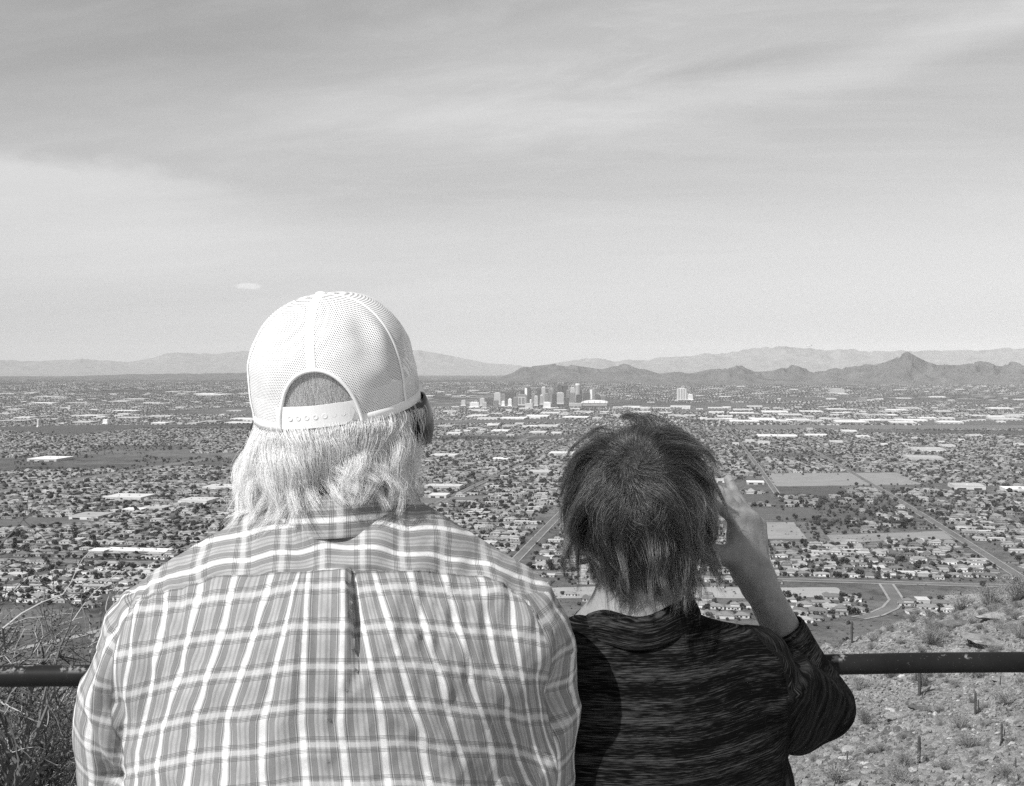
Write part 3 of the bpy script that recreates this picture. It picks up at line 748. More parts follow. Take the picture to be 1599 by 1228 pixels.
def leafy_tree(seed):
    r = np.random.default_rng(seed); tk_, cr = MB(), []
    tk_.tube([(0, 0, -0.1), (0.03, 0.02, 0.35), (0.0, 0.05, 0.8)], [0.075, 0.055, 0.035], 6)
    for a in range(5):
        an = a * 1.26 + seed; tk_.tube([(0, 0.02, 0.45), (0.28 * math.cos(an), 0.28 * math.sin(an), 0.8), (0.6 * math.cos(an), 0.6 * math.sin(an), 1.15)], [0.035, 0.025, 0.01], 5)
    lobes = r.normal(0, 1, (9, 3)); lobes /= np.linalg.norm(lobes, axis=1)[:, None]; lobes = lobes * [0.62, 0.62, 0.45] + [0, 0, 1.15]
    n = 620; c = lobes[r.integers(0, 9, n)]; d = r.normal(0, 1, (n, 3)); d /= np.linalg.norm(d, axis=1)[:, None]; c = c + d * (0.42 * r.uniform(0.55, 1.0, n) ** 0.5)[:, None]
    a = r.normal(0, 1, (n, 3)); a /= np.linalg.norm(a, axis=1)[:, None]; b = np.cross(a, d); b /= np.linalg.norm(b, axis=1)[:, None] + 1e-9; s = r.uniform(0.07, 0.15, n)[:, None]
    v = np.stack([c - a * s, c + b * s * 0.7, c + a * s, c - b * s * 0.7], 1).reshape(-1, 3); f = np.arange(n * 4).reshape(n, 4)
    return tk_.mesh('trunk'), mesh('crown', v, f)
LT = [leafy_tree(s) for s in (2, 5, 9)]
for a, c in LT: a.materials.append(M_BARK)
LCR = []
for m in (M_LEAF, M_LEAF2):
    row_ = []
    for a, c in LT: c2 = c.copy(); c2.materials.append(m); row_.append(c2)
    LCR.append(row_)
for i in tnear:
    q = int(RNG.integers(0, 3)); dusty = int(tk[i] == 2)
    t = empty('tree', (tx[i], ty[i], tz[i]), tw[i]); t.scale = (tr_[i] * 1.0, tr_[i] * 1.0, tr_[i] * RNG.uniform(0.85, 1.15))
    z = where(tpx[i], tpy[i]); sz = 'very broad' if tr_[i] > 5 else ('tall' if tr_[i] > 4 else ('round' if tr_[i] > 2.6 else 'small')); tone = 'dusty grey' if dusty else 'dark'
    tag(t, '%s %s tree %s' % (sz, tone, z), 'tree', '%s %s trees %s' % (sz, tone, z))
    for nm, me in (('trunk', LT[q][0]), ('crown', LCR[dusty][q])):
        o = bpy.data.objects.new(nm, me); COL.objects.link(o); o.parent = t
for k in range(4):
    s = np.where((tk == k) & ~isn)[0]
    scatter('town_trees', ('round dark', 'tall dark', 'dusty pale', 'small dark')[k] + ' trees scattered among the roofs of the plain', 'trees', np.stack([tx[s], ty[s], tz[s]], -1), tw[s], np.stack([tr_[s], tr_[s], tr_[s] * 0.9], -1), TSRC[k])

# ---- low scrub over the open desert at the foot of the hills
sn = 15000; sa = np.arctan((RNG.uniform(-40, 1640, sn) - 799.5) / F_PX); sr = np.exp(RNG.uniform(math.log(980), math.log(2600), sn)); sx_, sy_ = sr * np.sin(sa), sr * np.cos(sa); ok = ~near_road(sx_, sy_, 0.5) & (fbm(sx_ * 0.01, sy_ * 0.01, None, 3, 91) > -0.15); sx_, sy_ = sx_[ok], sy_[ok]
scatter('desert_scrub', 'low grey scrub dotting the open ground at the foot of the hills', 'scrub', np.stack([sx_, sy_, plain_z(sx_, sy_) - 0.3], -1), RNG.uniform(0, 6.28, len(sx_)), np.exp(RNG.normal(-0.15, 0.4, (len(sx_), 1))) * np.array([[1.0, 1.0, 0.6]]), TSRC[2])

# ---- warehouses and other long white roofs
def warehouse(px, py, wpx, dpx, h, label, group=None, m=M_WHITE, rz=0.0):
    g = ground_hit(px, py); d = math.hypot(g[0], g[1]); wd = wpx / F_PX * d
    g2 = ground_hit(px, py - dpx); dep = max(18.0, min(math.hypot(*(g2 - g)[:2]), wd * 1.1))
    o = empty('warehouse', g, GRID_RZ + rz); tag(o, label, 'warehouse', group)
    b = MB(); b.box((0, dep / 2, h / 2), (wd, dep, h)); b.build('wall', M_WALLW, o)
    b = MB(); b.box((0, dep / 2, h + 0.35), (wd + 0.6, dep + 0.6, 0.7)); b.build('roof', m, o)
    b = MB(); k = max(2, int(wd / 28))
    for i in range(k): b.box(((i + 0.5) / k * wd - wd / 2, -0.12, 2.2), (wd / k * 0.5, 0.2, 3.4))
    b.build('loading_doors', M_GLASS, o); tag(o.children[-1], kind='stuff')
    if wd > 60:
        for i in range(3):
            b = MB(); b.box(((i - 1) * wd * 0.27, dep * 0.45, h + 1.6), (4, 4, 1.8)); b.build('roof_vent', M_WALLW, o)
named = [(1118, 754, 26, 6, 6, 'white flat roofed hall beside the fingertip'), (1180, 757, 26, 3, 5, 'low pale shed with an even front beside the fingertip'), (1515, 765, 44, 8, 8, 'large white flat roofed hall standing alone on the right'),
         (1590, 769, 34, 4, 7, 'white hall cut by the right edge of the picture'), (1447, 720, 50, 5, 9, 'long white warehouse above the right suburb'), (1452, 706, 46, 3, 9, 'slim white warehouse behind the right suburb'),
         (190, 783, 60, 5, 8, 'long white roofed hall left of the plaid shoulder'), (300, 788, 46, 6, 7, 'white flat hall beside the long white hair'), (235, 799, 36, 5, 6, 'pale sloping hall left of the plaid shoulder'), (130, 812, 46, 6, 6, 'low pale hall near the left edge'),
         (210, 866, 100, 4, 5, 'very long low white school wing near the left shoulder'), (150, 867, 24, 7, 6, 'short white school hall at the end of the long wing'), (65, 721, 46, 4, 8, 'bright white hall high on the left'), (345, 766, 60, 4, 7, 'long white hall touching the white hair'),
         (690, 765, 56, 3, 8, 'long white warehouse right of the plaid collar'), (683, 778, 28, 6, 6, 'pale flat hall right of the plaid collar'), (875, 713, 38, 3, 10, 'white school block with columns left of the dark hair'), (840, 742, 34, 4, 7, 'pale flat hall left of the dark hair'),
         (690, 715, 40, 2.5, 7, 'pale hall just right of the sunglasses'), (780, 720, 26, 3, 6, 'bright pale hall between the two heads'), (1272, 683, 26, 4, 10, 'pale square block alone below the riverbed'), (1215, 684, 60, 2, 7, 'low pale sheds in a line below the riverbed'), (1085, 823, 50, 4, 6, 'pale sheds hidden behind the dark hair'),
         (205, 801, 30, 2.5, 6, 'narrow pale roof in the left suburb')]
for q in named: warehouse(*q)
taken = [(q[0], q[1]) for q in named]
bands = [(656, 663, 1110, 1599, 30, 10, 48, 1.8), (645, 656, 690, 1599, 62, 8, 40, 1.6), (636, 645, 690, 1599, 46, 8, 34, 1.2), (648, 664, 0, 400, 28, 8, 44, 1.4), (612, 645, 0, 400, 44, 6, 40, 1.0), (604, 630, 960, 1599, 30, 5, 22, 0.8), (608, 622, 655, 760, 10, 6, 26, 0.8), (672, 700, 1140, 1599, 18, 8, 26, 1.6), (664, 682, 690, 880, 18, 8, 34, 1.5)]
WZ = {0: 'in the row beyond the riverbed', 1: 'in the warehouse belt', 2: 'in the belt by the towers', 3: 'in the strip by the dark field', 4: 'among the far left roofs', 5: 'far out below the mountains', 6: 'far out beside the cap', 7: 'just below the riverbed', 8: 'below the warehouse belt'}
WX = [(30, 'at the left edge'), (110, 'left of the dark field'), (190, 'above the dark field'), (270, 'right of the dark field'), (350, 'beside the cap'), (720, 'near the sunglasses'), (780, 'left of downtown'), (850, 'under downtown'), (920, 'under the stadium'), (990, 'right of the stadium'), (1065, 'under the lone hospital'), (1140, 'above the raised hand'), (1230, 'under the low hills'), (1330, 'left of the pointed peak'), (1420, 'under the pointed peak'), (1500, 'right of the pointed peak'), (1575, 'at the right edge')]
for bi, (y0, y1, x0, x1, cnt, wa, wb, dpx) in enumerate(bands):
    for i in range(cnt):
        x = x0 + (x1 - x0) * (i + random.random()) / cnt; y = random.uniform(y0, y1); wv = wa + (wb - wa) * random.random() ** 1.8
        wx = min(WX, key=lambda q: abs(q[0] - x))[1]; sz = 'very long' if wv > 34 else ('long' if wv > 20 else 'short'); dep = random.uniform(0.6, 1.4); shp = 'deep' if dep > 1.0 else 'narrow'
        warehouse(x, y, wv, dpx * dep, random.uniform(7, 13), '%s %s white roof %s, %s' % (sz, shp, WZ[bi][3:] if WZ[bi].startswith('in ') else WZ[bi], wx), '%s %s roofs %s %s' % (sz, shp, WZ[bi], wx))

# ---- downtown
def facade(lo, hi, vert):
    def fn(t, b, o):
        x, y, z = t.sep(t.coord('Object'))
        fl = t.rng(t.math('FRACT', t.math('DIVIDE', z, 3.9)), 0.45, 0.55); bay = t.rng(t.math('FRACT', t.math('DIVIDE', t.math('ADD', x, y), 4.5)), 0.35, 0.45)
        k = {0: fl, 1: bay, 2: t.math('MULTIPLY', fl, bay)}[vert]
        grey(t, t.mixf(k, hi, lo), b); b.inputs['Roughness'].default_value = 0.6
    return fn
TONES = {'dark': (0.03, 0.10), 'mid': (0.07, 0.24), 'light': (0.18, 0.48), 'white': (0.4, 0.72)}
def tower(x0, x1, yt, yb, tone, style, label, cat='tower', deep=32.0):
    g = ground_hit((x0 + x1) / 2, yb); d = g[1]; wd = (x1 - x0) / F_PX * d * 0.94; top = EYE + ray((x0 + x1) / 2, yt)[1] * d; h = top - g[2]
    fm = mat('facade_%s_%s' % (tone, style), facade(*TONES[tone], {'grid': 2, 'bands': 0, 'fins': 1, 'round': 0, 'gable': 2, 'frame': 2, 'arch': 1, 'slab': 2}[style]), rough=0.6)
    rm = mat('tower_roof_' + tone, val=TONES[tone][1] * 1.2, rough=0.9)
    o = empty('tower', g, GRID_RZ); tag(o, label, cat); b = MB()
    if style == 'round':
        b.lathe([(wd / 2, 0), (wd / 2, h * 0.9), (wd * 0.46, h * 0.9), (wd * 0.46, h * 0.97)], 20); b.build('body', fm, o)
        r = MB(); r.lathe([(wd * 0.50, h * 0.9), (wd * 0.5, h * 0.915), (wd * 0.44, h), (wd * 0.1, h)], 20); r.build('crown', rm, o)
    else:
        dp = deep; hb = h * (0.93 if style not in ('gable', 'arch') else 0.84)
        b.box((0, dp / 2, hb / 2), (wd, dp, hb)); b.build('body', fm, o)
        r = MB()
        if style == 'gable': r.add([(-wd / 2, 0, hb), (wd / 2, 0, hb), (wd / 2, dp, hb), (-wd / 2, dp, hb), (0, 0, h), (0, dp, h)], [(0, 1, 4), (1, 2, 5, 4), (2, 3, 5), (3, 0, 4, 5)])
        elif style == 'arch':
            n = 10; pv = [(-wd / 2 * math.cos(math.pi * i / n), yy, hb + (h - hb) * math.sin(math.pi * i / n)) for yy in (0, dp) for i in range(n + 1)]
            r.add(pv, [(i, i + 1, n + 2 + i, n + 1 + i) for i in range(n)] + [tuple(range(n, -1, -1)), tuple(range(n + 1, 2 * n + 2))])
        else: r.box((0, dp / 2, hb + (h - hb) / 2), (wd * 0.66, dp * 0.7, h - hb)); r.box((0, dp / 2, hb + 0.6), (wd + 0.8, dp + 0.8, 1.2))
        r.build('penthouse' if style not in ('gable', 'arch') else 'roof', rm, o)
        if style == 'fins':
            for i in range(4): q = MB(); q.box(((i - 1.5) * wd / 4, -0.5, hb * 0.5), (wd * 0.09, 1.0, hb * 0.96)); q.build('fin', rm, o)
        if style == 'frame':
            m2 = mat('facade_frame', val=0.5, rough=0.8)
            for sx in (-0.36, -0.05, 0.3): q = MB(); q.box((sx * wd, -0.5, hb * 0.45), (wd * 0.06, 1.0, hb * 0.7)); q.build('frame_post', m2, o)
            for sz in (0.12, 0.8): q = MB(); q.box((-0.03 * wd, -0.62, hb * sz), (wd * 0.76, 1.2, hb * 0.07)); q.build('frame_beam', m2, o)
        if style == 'slab': q = MB(); q.box((-wd * 0.3, -0.5, hb * 0.55), (wd * 0.4, 1.0, hb * 0.88)); q.build('white_end_wall', mat('white_end', val=0.75), o)
        q = MB(); q.box((0, dp * 0.45, 4), (wd * 1.25, dp * 1.35, 8)); q.build('podium', rm, o)
TW = [(720, 727, 625, 634, 'light', 'grid', 'short pale block at the left end of downtown'), (733, 748, 628, 637, 'white', 'bands', 'low white block at the front left of downtown'), (749, 757, 622, 634, 'light', 'fins', 'striped pale tower left of the dark cube'), (758, 769, 622, 634, 'dark', 'grid', 'dark squat tower at the left of downtown'),
      (771, 782, 613, 632, 'light', 'grid', 'tall pale slab on the left side of downtown'), (770, 778, 625, 637, 'mid', 'bands', 'grey block in front of the tall pale slab'), (783, 788, 626, 634, 'white', 'gable', 'small white gabled building in front of the dark slab'), (788, 805, 612, 632, 'dark', 'grid', 'broad dark slab left of the framed block'), (793, 799, 622, 635, 'white', 'gable', 'white pointed building against the broad dark slab'),
      (806, 824, 616, 634, 'mid', 'frame', 'broad grey block with a pale square frame on its front'), (819, 829, 604, 631, 'dark', 'slab', 'narrow dark tower with one white end wall'), (827, 830, 624, 635, 'white', 'bands', 'thin white pillar like building'), (830, 836, 614, 630, 'mid', 'grid', 'plain grey mid rise right of the white ended tower'), (838, 845, 607, 629, 'dark', 'grid', 'dark flat topped tower near the middle of downtown'),
      (845, 852, 604, 628, 'light', 'fins', 'tall pale ribbed tower near the middle of downtown'), (843, 848, 616, 632, 'light', 'arch', 'small pale domed block in front of the ribbed tower'), (856, 865, 607, 630, 'mid', 'grid', 'stepped grey tower left of the bright slab'), (862, 869, 613, 633, 'dark', 'arch', 'dark tower with a rounded top'), (868, 881, 613, 631, 'light', 'bands', 'broad bright slab facing the camera in downtown'),
      (870, 878, 600, 627, 'dark', 'grid', 'very tall dark tower with pale crown, left of its twin'), (878, 887, 601, 627, 'dark', 'bands', 'very tall dark tower with pale crown, right of its twin'), (880, 888, 621, 636, 'dark', 'grid', 'short dark block in front of the tall pair'), (890, 898, 605, 627, 'light', 'grid', 'pale square tower left of the round tower'), (890, 898, 613, 632, 'mid', 'fins', 'grey tower with vertical stripes below the round tower'),
      (898, 907, 599, 628, 'light', 'round', 'tallest pale round tower of downtown'), (899, 909, 616, 632, 'dark', 'bands', 'dark low tower at the foot of the round tower'), (910, 921, 613, 630, 'dark', 'grid', 'dark wide block right of the round tower'), (921, 930, 607, 626, 'mid', 'slab', 'grey tower with a white stripe at the right end of downtown'),
      (1056, 1073, 606, 625, 'light', 'fins', 'pale ribbed hospital block standing alone above the dark hair'), (1058, 1063, 604, 622, 'dark', 'grid', 'thin dark tower behind the lone hospital block'), (1073, 1082, 616, 625, 'white', 'bands', 'low white annex beside the lone hospital block'), (1295, 1319, 607, 615, 'light', 'bands', 'wide pale block far out below the long range'), (1339, 1354, 621, 628, 'mid', 'grid', 'small grey block below the pointed peak'), (160, 168, 655, 663, 'white', 'grid', 'small white tower beside the broad dark field'), (106, 110, 633, 640, 'light', 'grid', 'tiny pale block high on the left'), (58, 60, 655, 667, 'white', 'bands', 'thin white chimney like tower at the left')]
TW += [(740, 746, 625, 634, 'mid', 'grid', 'small grey block behind the low white one at the left of downtown'), (764, 771, 618, 630, 'mid', 'bands', 'grey block filling the gap left of the tall pale slab'), (783, 789, 615, 629, 'mid', 'grid', 'grey block between the tall pale slab and the broad dark slab'), (801, 808, 620, 636, 'mid', 'bands', 'short grey block before the framed block'), (812, 818, 609, 629, 'dark', 'fins', 'dark ribbed block behind the framed block'), (834, 840, 618, 634, 'light', 'grid', 'short pale block before the flat topped dark tower'), (850, 857, 614, 633, 'mid', 'grid', 'grey block right of the pale ribbed tower'), (853, 858, 608, 628, 'dark', 'grid', 'thin dark block left of the stepped tower'),
       (884, 890, 609, 629, 'mid', 'bands', 'grey block between the tall pair and the pale square tower'), (905, 912, 609, 628, 'mid', 'grid', 'grey block just right of the round tower'), (916, 922, 615, 628, 'light', 'grid', 'small pale block behind the dark wide block'), (930, 936, 616, 628, 'dark', 'grid', 'small dark block at the right end of downtown'), (938, 945, 618, 627, 'mid', 'bands', 'low grey block above the stadium roof'), (753, 760, 628, 638, 'light', 'bands', 'low pale block in front of the striped tower'), (848, 860, 628, 638, 'white', 'bands', 'low white block at the front of middle downtown'), (820, 832, 630, 639, 'light', 'grid', 'low pale block at the front below the white pillar')]
for q in TW: tower(*q)
def stadium():
    g = ground_hit(928, 634); d = g[1]; s = d / F_PX; o = empty('stadium', g, GRID_RZ); tag(o, 'white stadium with a low curved roof at the right of downtown', 'stadium')
    wd = 40 * s; b = MB(); b.box((0, 60, 13), (wd, 120, 26)); b.build('wall', mat('stadium_wall', val=0.3), o)
    n = 14; v = []; 
    for yy in (-4, 124):
        for i in range(n + 1): a = math.pi * i / n; v.append((-wd / 2 * 1.03 * math.cos(a), yy, 26 + 26 * math.sin(a) ** 0.7))
    b = MB(); b.add(v, [(i, i + 1, n + 2 + i, n + 1 + i) for i in range(n)] + [tuple(range(n, -1, -1)), tuple(range(n + 1, 2 * n + 2))]); b.build('roof', mat('stadium_roof', val=0.8), o)
    for k in range(5): b = MB(); b.box(((k - 2) * wd * 0.22, -5, 36), (3, 3, 20)); b.build('truss_pier', mat('stadium_wall'), o)
    g = ground_hit(898, 635); o = empty('convention_hall', g, GRID_RZ); tag(o, 'long low white hall between the towers and the stadium', 'hall')
    b = MB(); b.box((0, 40, 14), (20 * s, 80, 28)); b.build('wall', M_WALLW, o); b = MB(); b.box((0, 40, 29), (20 * s + 3, 84, 2.4)); b.build('roof', M_WHITE, o)
stadium()

# ---- an airliner descending over the far range
def airliner():
    d = 6200.0; c = P(1262, 541, d); o = empty('airliner', c, R_(12)); tag(o, 'tiny white airliner flying above the far range', 'airplane')
    m = mat('aircraft_paint', val=0.8, rough=0.35); q = mat('engine_metal', val=0.35, rough=0.4)
    b = MB(); b.tube([(-20, 0, 0.3), (-18, 0, 0), (-13, 0, 0), (12, 0, 0), (17, 0, 0.7), (20, 0, 1.6)], [0.3, 1.5, 2.0, 2.0, 1.1, 0.3], 12); b.build('fuselage', m, o, True)
    for s in (-1, 1):
        b = MB(); b.add([(-4, s * 1.6, -0.8), (3.5, s * 1.6, -0.8), (7.5, s * 18, 0.9), (5.6, s * 18, 0.9), (-4, s * 1.6, -0.2), (3.5, s * 1.6, -0.2), (7.5, s * 18, 1.1), (5.6, s * 18, 1.1)], [(0, 1, 2, 3), (7, 6, 5, 4), (0, 4, 5, 1), (1, 5, 6, 2), (2, 6, 7, 3), (3, 7, 4, 0)]); b.build('wing', m, o)
        b = MB(); b.tube([(-4.5, s * 6, -1.8), (-1, s * 6, -1.7)], [1.1, 0.9], 10); b.build('engine', q, o, True)
        b = MB(); b.add([(15, s * 0.8, 1.2), (18.5, s * 0.8, 1.2), (19.5, s * 6, 1.6), (18, s * 6, 1.6), (15, s * 0.8, 1.4), (18.5, s * 0.8, 1.4), (19.5, s * 6, 1.75), (18, s * 6, 1.75)], [(0, 1, 2, 3), (7, 6, 5, 4), (0, 4, 5, 1), (1, 5, 6, 2), (2, 6, 7, 3), (3, 7, 4, 0)]); b.build('tailplane', m, o)
    b = MB(); b.add([(13, -0.2, 1.6), (19, -0.2, 1.6), (20.5, -0.1, 7.5), (18.3, -0.1, 7.5), (13, 0.2, 1.6), (19, 0.2, 1.6), (20.5, 0.1, 7.5), (18.3, 0.1, 7.5)], [(0, 1, 2, 3), (7, 6, 5, 4), (0, 4, 5, 1), (1, 5, 6, 2), (2, 6, 7, 3), (3, 7, 4, 0)]); b.build('fin', mat('tail_paint', val=0.3), o)
airliner()
# ================================================================== LOOKOUT AND HILLSIDE
def rust_fn(t, b, o):
    p = t.coord('Object'); x, y, z = t.sep(p); n = t.noise(p, 26, 7, 0.7); n2 = t.noise(p, 7, 4, 0.6); nz = t.sep(t.node('ShaderNodeNewGeometry').outputs['Normal'])[2]
    chip = t.math('MULTIPLY', t.rng(t.math('ADD', t.math('MULTIPLY', n, 0.6), t.math('MULTIPLY', n2, 0.4)), 0.57, 0.61), t.rng(nz, 0.35, 0.8)); spk = t.rng(t.noise(p, 260, 3, 0.6), 0.66, 0.72)
    grey(t, t.mixf(chip, t.mixf(spk, t.rng(n2, 0.3, 0.7, 0.008, 0.020, False), 0.07), 0.22), b); grey(t, t.mixf(chip, 0.5, 0.85), b, 'Roughness'); bump(t, b, n, 0.3, 0.002)
M_RAIL = mat('chipped_dark_paint', rust_fn, rough=0.5, spec=0.10)
def build_lookout():
    r = empty('pipe_railing', (0, 1.9, 0)); off = v3(0, 1.9, 0); tag(r, 'dark painted pipe railing with chipped top edge behind both people', 'railing')
    A, B_ = v3(-3.2, 1.72, 1.064), v3(3.4, 2.08, 1.064); at = lambda x, z: A + (B_ - A) * (x - A[0]) / (B_[0] - A[0]) + v3(0, 0, z - 1.064)
    n = 60; b = MB(); b.tube([at(-3.2 + 6.6 * i / n, 1.064 + 0.0008 * math.sin(i * 1.3)) - off for i in range(n + 1)], 0.0165, 20); b.build('top_rail', M_RAIL, r, True)
    b = MB(); b.tube([at(-3.2, 0.55) - off, at(3.4, 0.55) - off], 0.0145, 14); b.build('lower_rail', M_RAIL, r, True)
    for x in (-2.9, -1.35, 0.30, 1.95, 3.3):
        b = MB(); b.tube([at(x, 0.0) - off, at(x, 1.055) - off], 0.0165, 14); b.build('post', M_RAIL, r, True); c = at(x, 0.0) - off; b = MB(); b.box((c[0], c[1], 0.006), (0.12, 0.12, 0.012)); b.build('base_plate', M_RAIL, r)
    b = MB(); b.box((0, -1.0, -0.2), (9, 6.5, 0.4)); o = b.build('platform', mat('worn_concrete', noisy(0.30, 0.42, 6, which='obj', bumpd=0.003), rough=0.95)); tag(o, 'worn concrete lookout floor under the people', 'floor', kind='structure')
build_lookout()

def stone_fn(lo, hi):
    def fn(t, b, o):
        p = t.coord('Object'); n = t.noise(p, 3.0, 8, 0.7); v = t.vor(p, 7.0, 'DISTANCE_TO_EDGE'); g = t.rng(n, 0.3, 0.7, lo, hi, False); g = t.math('MULTIPLY', g, t.rng(v, 0.0, 0.06, 0.6, 1.0)); g = t.math('MULTIPLY', g, t.rng(t.rand(), 0, 1, 0.75, 1.2, False))
        grey(t, g, b); bump(t, b, t.math('ADD', n, t.rng(v, 0, 0.1)), 0.7, 0.05)
    return fn
M_STONE = mat('desert_stone', stone_fn(0.17, 0.40), rough=0.95, spec=0.1); M_PALE = mat('pale_quartz_stone', stone_fn(0.40, 0.62), rough=0.9, spec=0.2); M_DSTONE = mat('dark_varnished_stone', stone_fn(0.09, 0.20), rough=0.85, spec=0.2)
def rock_mesh(seed, flat=0.6, sub=2, slab=False):
    bm = bmesh.new(); bmesh.ops.create_icosphere(bm, subdivisions=sub, radius=1.0); r = np.random.default_rng(seed)
    v = np.array([p.co[:] for p in bm.verts]); 
    for _ in range(9):
        d = r.normal(0, 1, 3); d /= np.linalg.norm(d); h = r.uniform(0.45, 0.85); k = v @ d - h; v = v - np.maximum(k, 0)[:, None] * d
    v = v * (1 + 0.10 * fbm(v[:, 0] * 3 + seed, v[:, 1] * 3, v[:, 2] * 3, 3, seed))[:, None]; v *= [1.25, 0.9, flat]
    if slab: v[:, 2] += 0.25 * v[:, 0]
    for p, c in zip(bm.verts, v): p.co = c
    me = bpy.data.meshes.new('stone'); bm.to_mesh(me); bm.free(); return me
def hill_hit(px, py, r0=3.0, r1=800.0):
    """first meeting of the line through a photo pixel with the mountainside"""
    u, t = ray(px, py); y = np.geomspace(r0, r1, 1600); z = EYE + t * y; g = land_z(u * y, y); k = np.nonzero(z <= g)[0]
    if len(k) == 0: return None
    i = k[0]; return np.array((u * y[i], y[i], g[i]))
# small stones all over the slope (cannot be counted)
def rubble():
    srcs = []
    for k, (m, fl) in enumerate(((M_STONE, 0.55), (M_STONE, 0.7), (M_PALE, 0.6), (M_DSTONE, 0.5))): me = rock_mesh(k + 3, fl, 1, True); me.materials.append(m); srcs.append(hidden('stone_shape', me))
    rng = np.random.default_rng(77); n = 62000; px = rng.uniform(1190, 1640, n); r = np.exp(rng.uniform(math.log(95), math.log(345), n)); a = np.arctan((px - 799.5) / F_PX); x, y = r * np.sin(a), r * np.cos(a)
    n2 = 2600; a2 = np.arctan((rng.uniform(-60, 240, n2) - 799.5) / F_PX); r2 = np.exp(rng.uniform(math.log(5), math.log(120), n2)); x = np.r_[x, r2 * np.sin(a2)]; y = np.r_[y, r2 * np.cos(a2)]; r = np.r_[r, r2]
    k = rng.choice(4, len(x), p=[0.40, 0.32, 0.04, 0.24]); s = np.exp(rng.normal(-1.75, 0.5, len(x))).clip(0.06, 1.1); s *= np.clip(r / 60, 0.28, 1.0); z = land_z(x, y) + s * 0.08
    for i in range(4):
        q = k == i; scatter('rubble', ('grey angular', 'blocky grey', 'bright pale', 'dark varnished')[i] + ' small stones strewn over the hillside', 'stones', np.stack([x, y, z], -1)[q], rng.normal(0.6, 0.5, q.sum()), s[q, None] * rng.uniform(0.7, 1.35, (q.sum(), 3)), srcs[i])
rubble()
# boulders and ledges one can point to
RM = {}
def boulder(px, py, w_px, tone, flat, label, rz=0.0, seed=1, group=None):
    g = hill_hit(px, py)
    if g is None: return
    key = (tone, flat, seed % 5)
    if key not in RM: me = rock_mesh(seed % 5 + 20, flat, 3); me.materials.append({'pale': M_PALE, 'dark': M_DSTONE, 'grey': M_STONE}[tone]); RM[key] = me
    s = w_px / F_PX * math.hypot(g[0], g[1]) / 2.3; o = bpy.data.objects.new('boulder', RM[key]); COL.objects.link(o); o.location = g - v3(0, 0, s * flat * 0.30); o.rotation_euler = (0, 0.12, rz); o.scale = (s, s * 1.1, s)
    tag(o, label, 'rock', group)
for q in [(1412, 1152, 46, 'dark', 0.55, 'dark block of rock with a shadowed right face on the slope', 0.3, 1), (1328, 1174, 34, 'pale', 0.8, 'tall bright pale rock low on the slope beside the elbow', 0.9, 2), (1315, 1186, 26, 'pale', 0.6, 'pale flat rock below the tall bright one', 0.2, 3), (1372, 1141, 16, 'pale', 0.6, 'small bright boulder above the pale rock', 0.5, 4), (1353, 1200, 14, 'pale', 0.6, 'small white stone near the bottom edge below the pale rock', 1.5, 1),
          (1408, 1118, 60, 'grey', 0.35, 'broad cracked grey ledge in the middle of the slope', 0.1, 0), (1440, 1108, 40, 'dark', 0.3, 'thin dark ledge above the broad cracked one', -0.1, 3), (1390, 1112, 22, 'pale', 0.6, 'bright rounded rock at the left end of the cracked ledge', 0.7, 2), (1470, 1143, 60, 'grey', 0.3, 'long low grey ledge right of the dark block', 0.05, 4),
          (1500, 976, 60, 'dark', 0.35, 'dark layered outcrop below the ridge line', 0.1, 0), (1560, 962, 70, 'grey', 0.3, 'grey layered outcrop near the right edge of the ridge', 0.0, 1), (1590, 985, 60, 'dark', 0.4, 'dark outcrop cut by the right edge just above the rail', 0.2, 2), (1425, 988, 34, 'dark', 0.5, 'dark tilted slab on the ridge left of the outcrops', 0.4, 3), (1545, 1000, 80, 'grey', 0.25, 'low grey ledge resting just above the rail', 0.0, 4), (1470, 1005, 44, 'grey', 0.4, 'grey ledge behind the rail below the tilted slab', 0.2, 1), (1572, 1063, 40, 'grey', 0.3, 'flat grey rock under the rail at the right', 0.1, 2),
          (1345, 1060, 18, 'pale', 0.6, 'small pale rock just under the rail beside the sleeve', 0.3, 0), (1455, 1075, 26, 'grey', 0.5, 'grey rock under the rail in the middle of the slope', 1.1, 3), (1590, 1190, 60, 'grey', 0.4, 'large grey rock at the lower right corner', 0.4, 4), (1510, 1205, 44, 'grey', 0.4, 'grey rock at the bottom edge near the corner', 0.1, 2),
          (70, 1212, 70, 'dark', 0.7, 'dark jagged rock at the lower left corner beside the sleeve', 0.4, 1), (20, 1195, 60, 'pale', 0.5, 'pale sunlit rock at the lower left edge', 0.1, 2), (110, 1190, 44, 'pale', 0.5, 'bright rock just left of the plaid sleeve', 0.9, 3), (45, 1230, 70, 'pale', 0.45, 'bright slab at the bottom left corner', 0.2, 0), (95, 1230, 50, 'grey', 0.6, 'grey rock at the foot of the plaid sleeve', 0.7, 4), (90, 1150, 40, 'grey', 0.5, 'grey rock under the bare bush', 0.2, 0)]: boulder(*q)

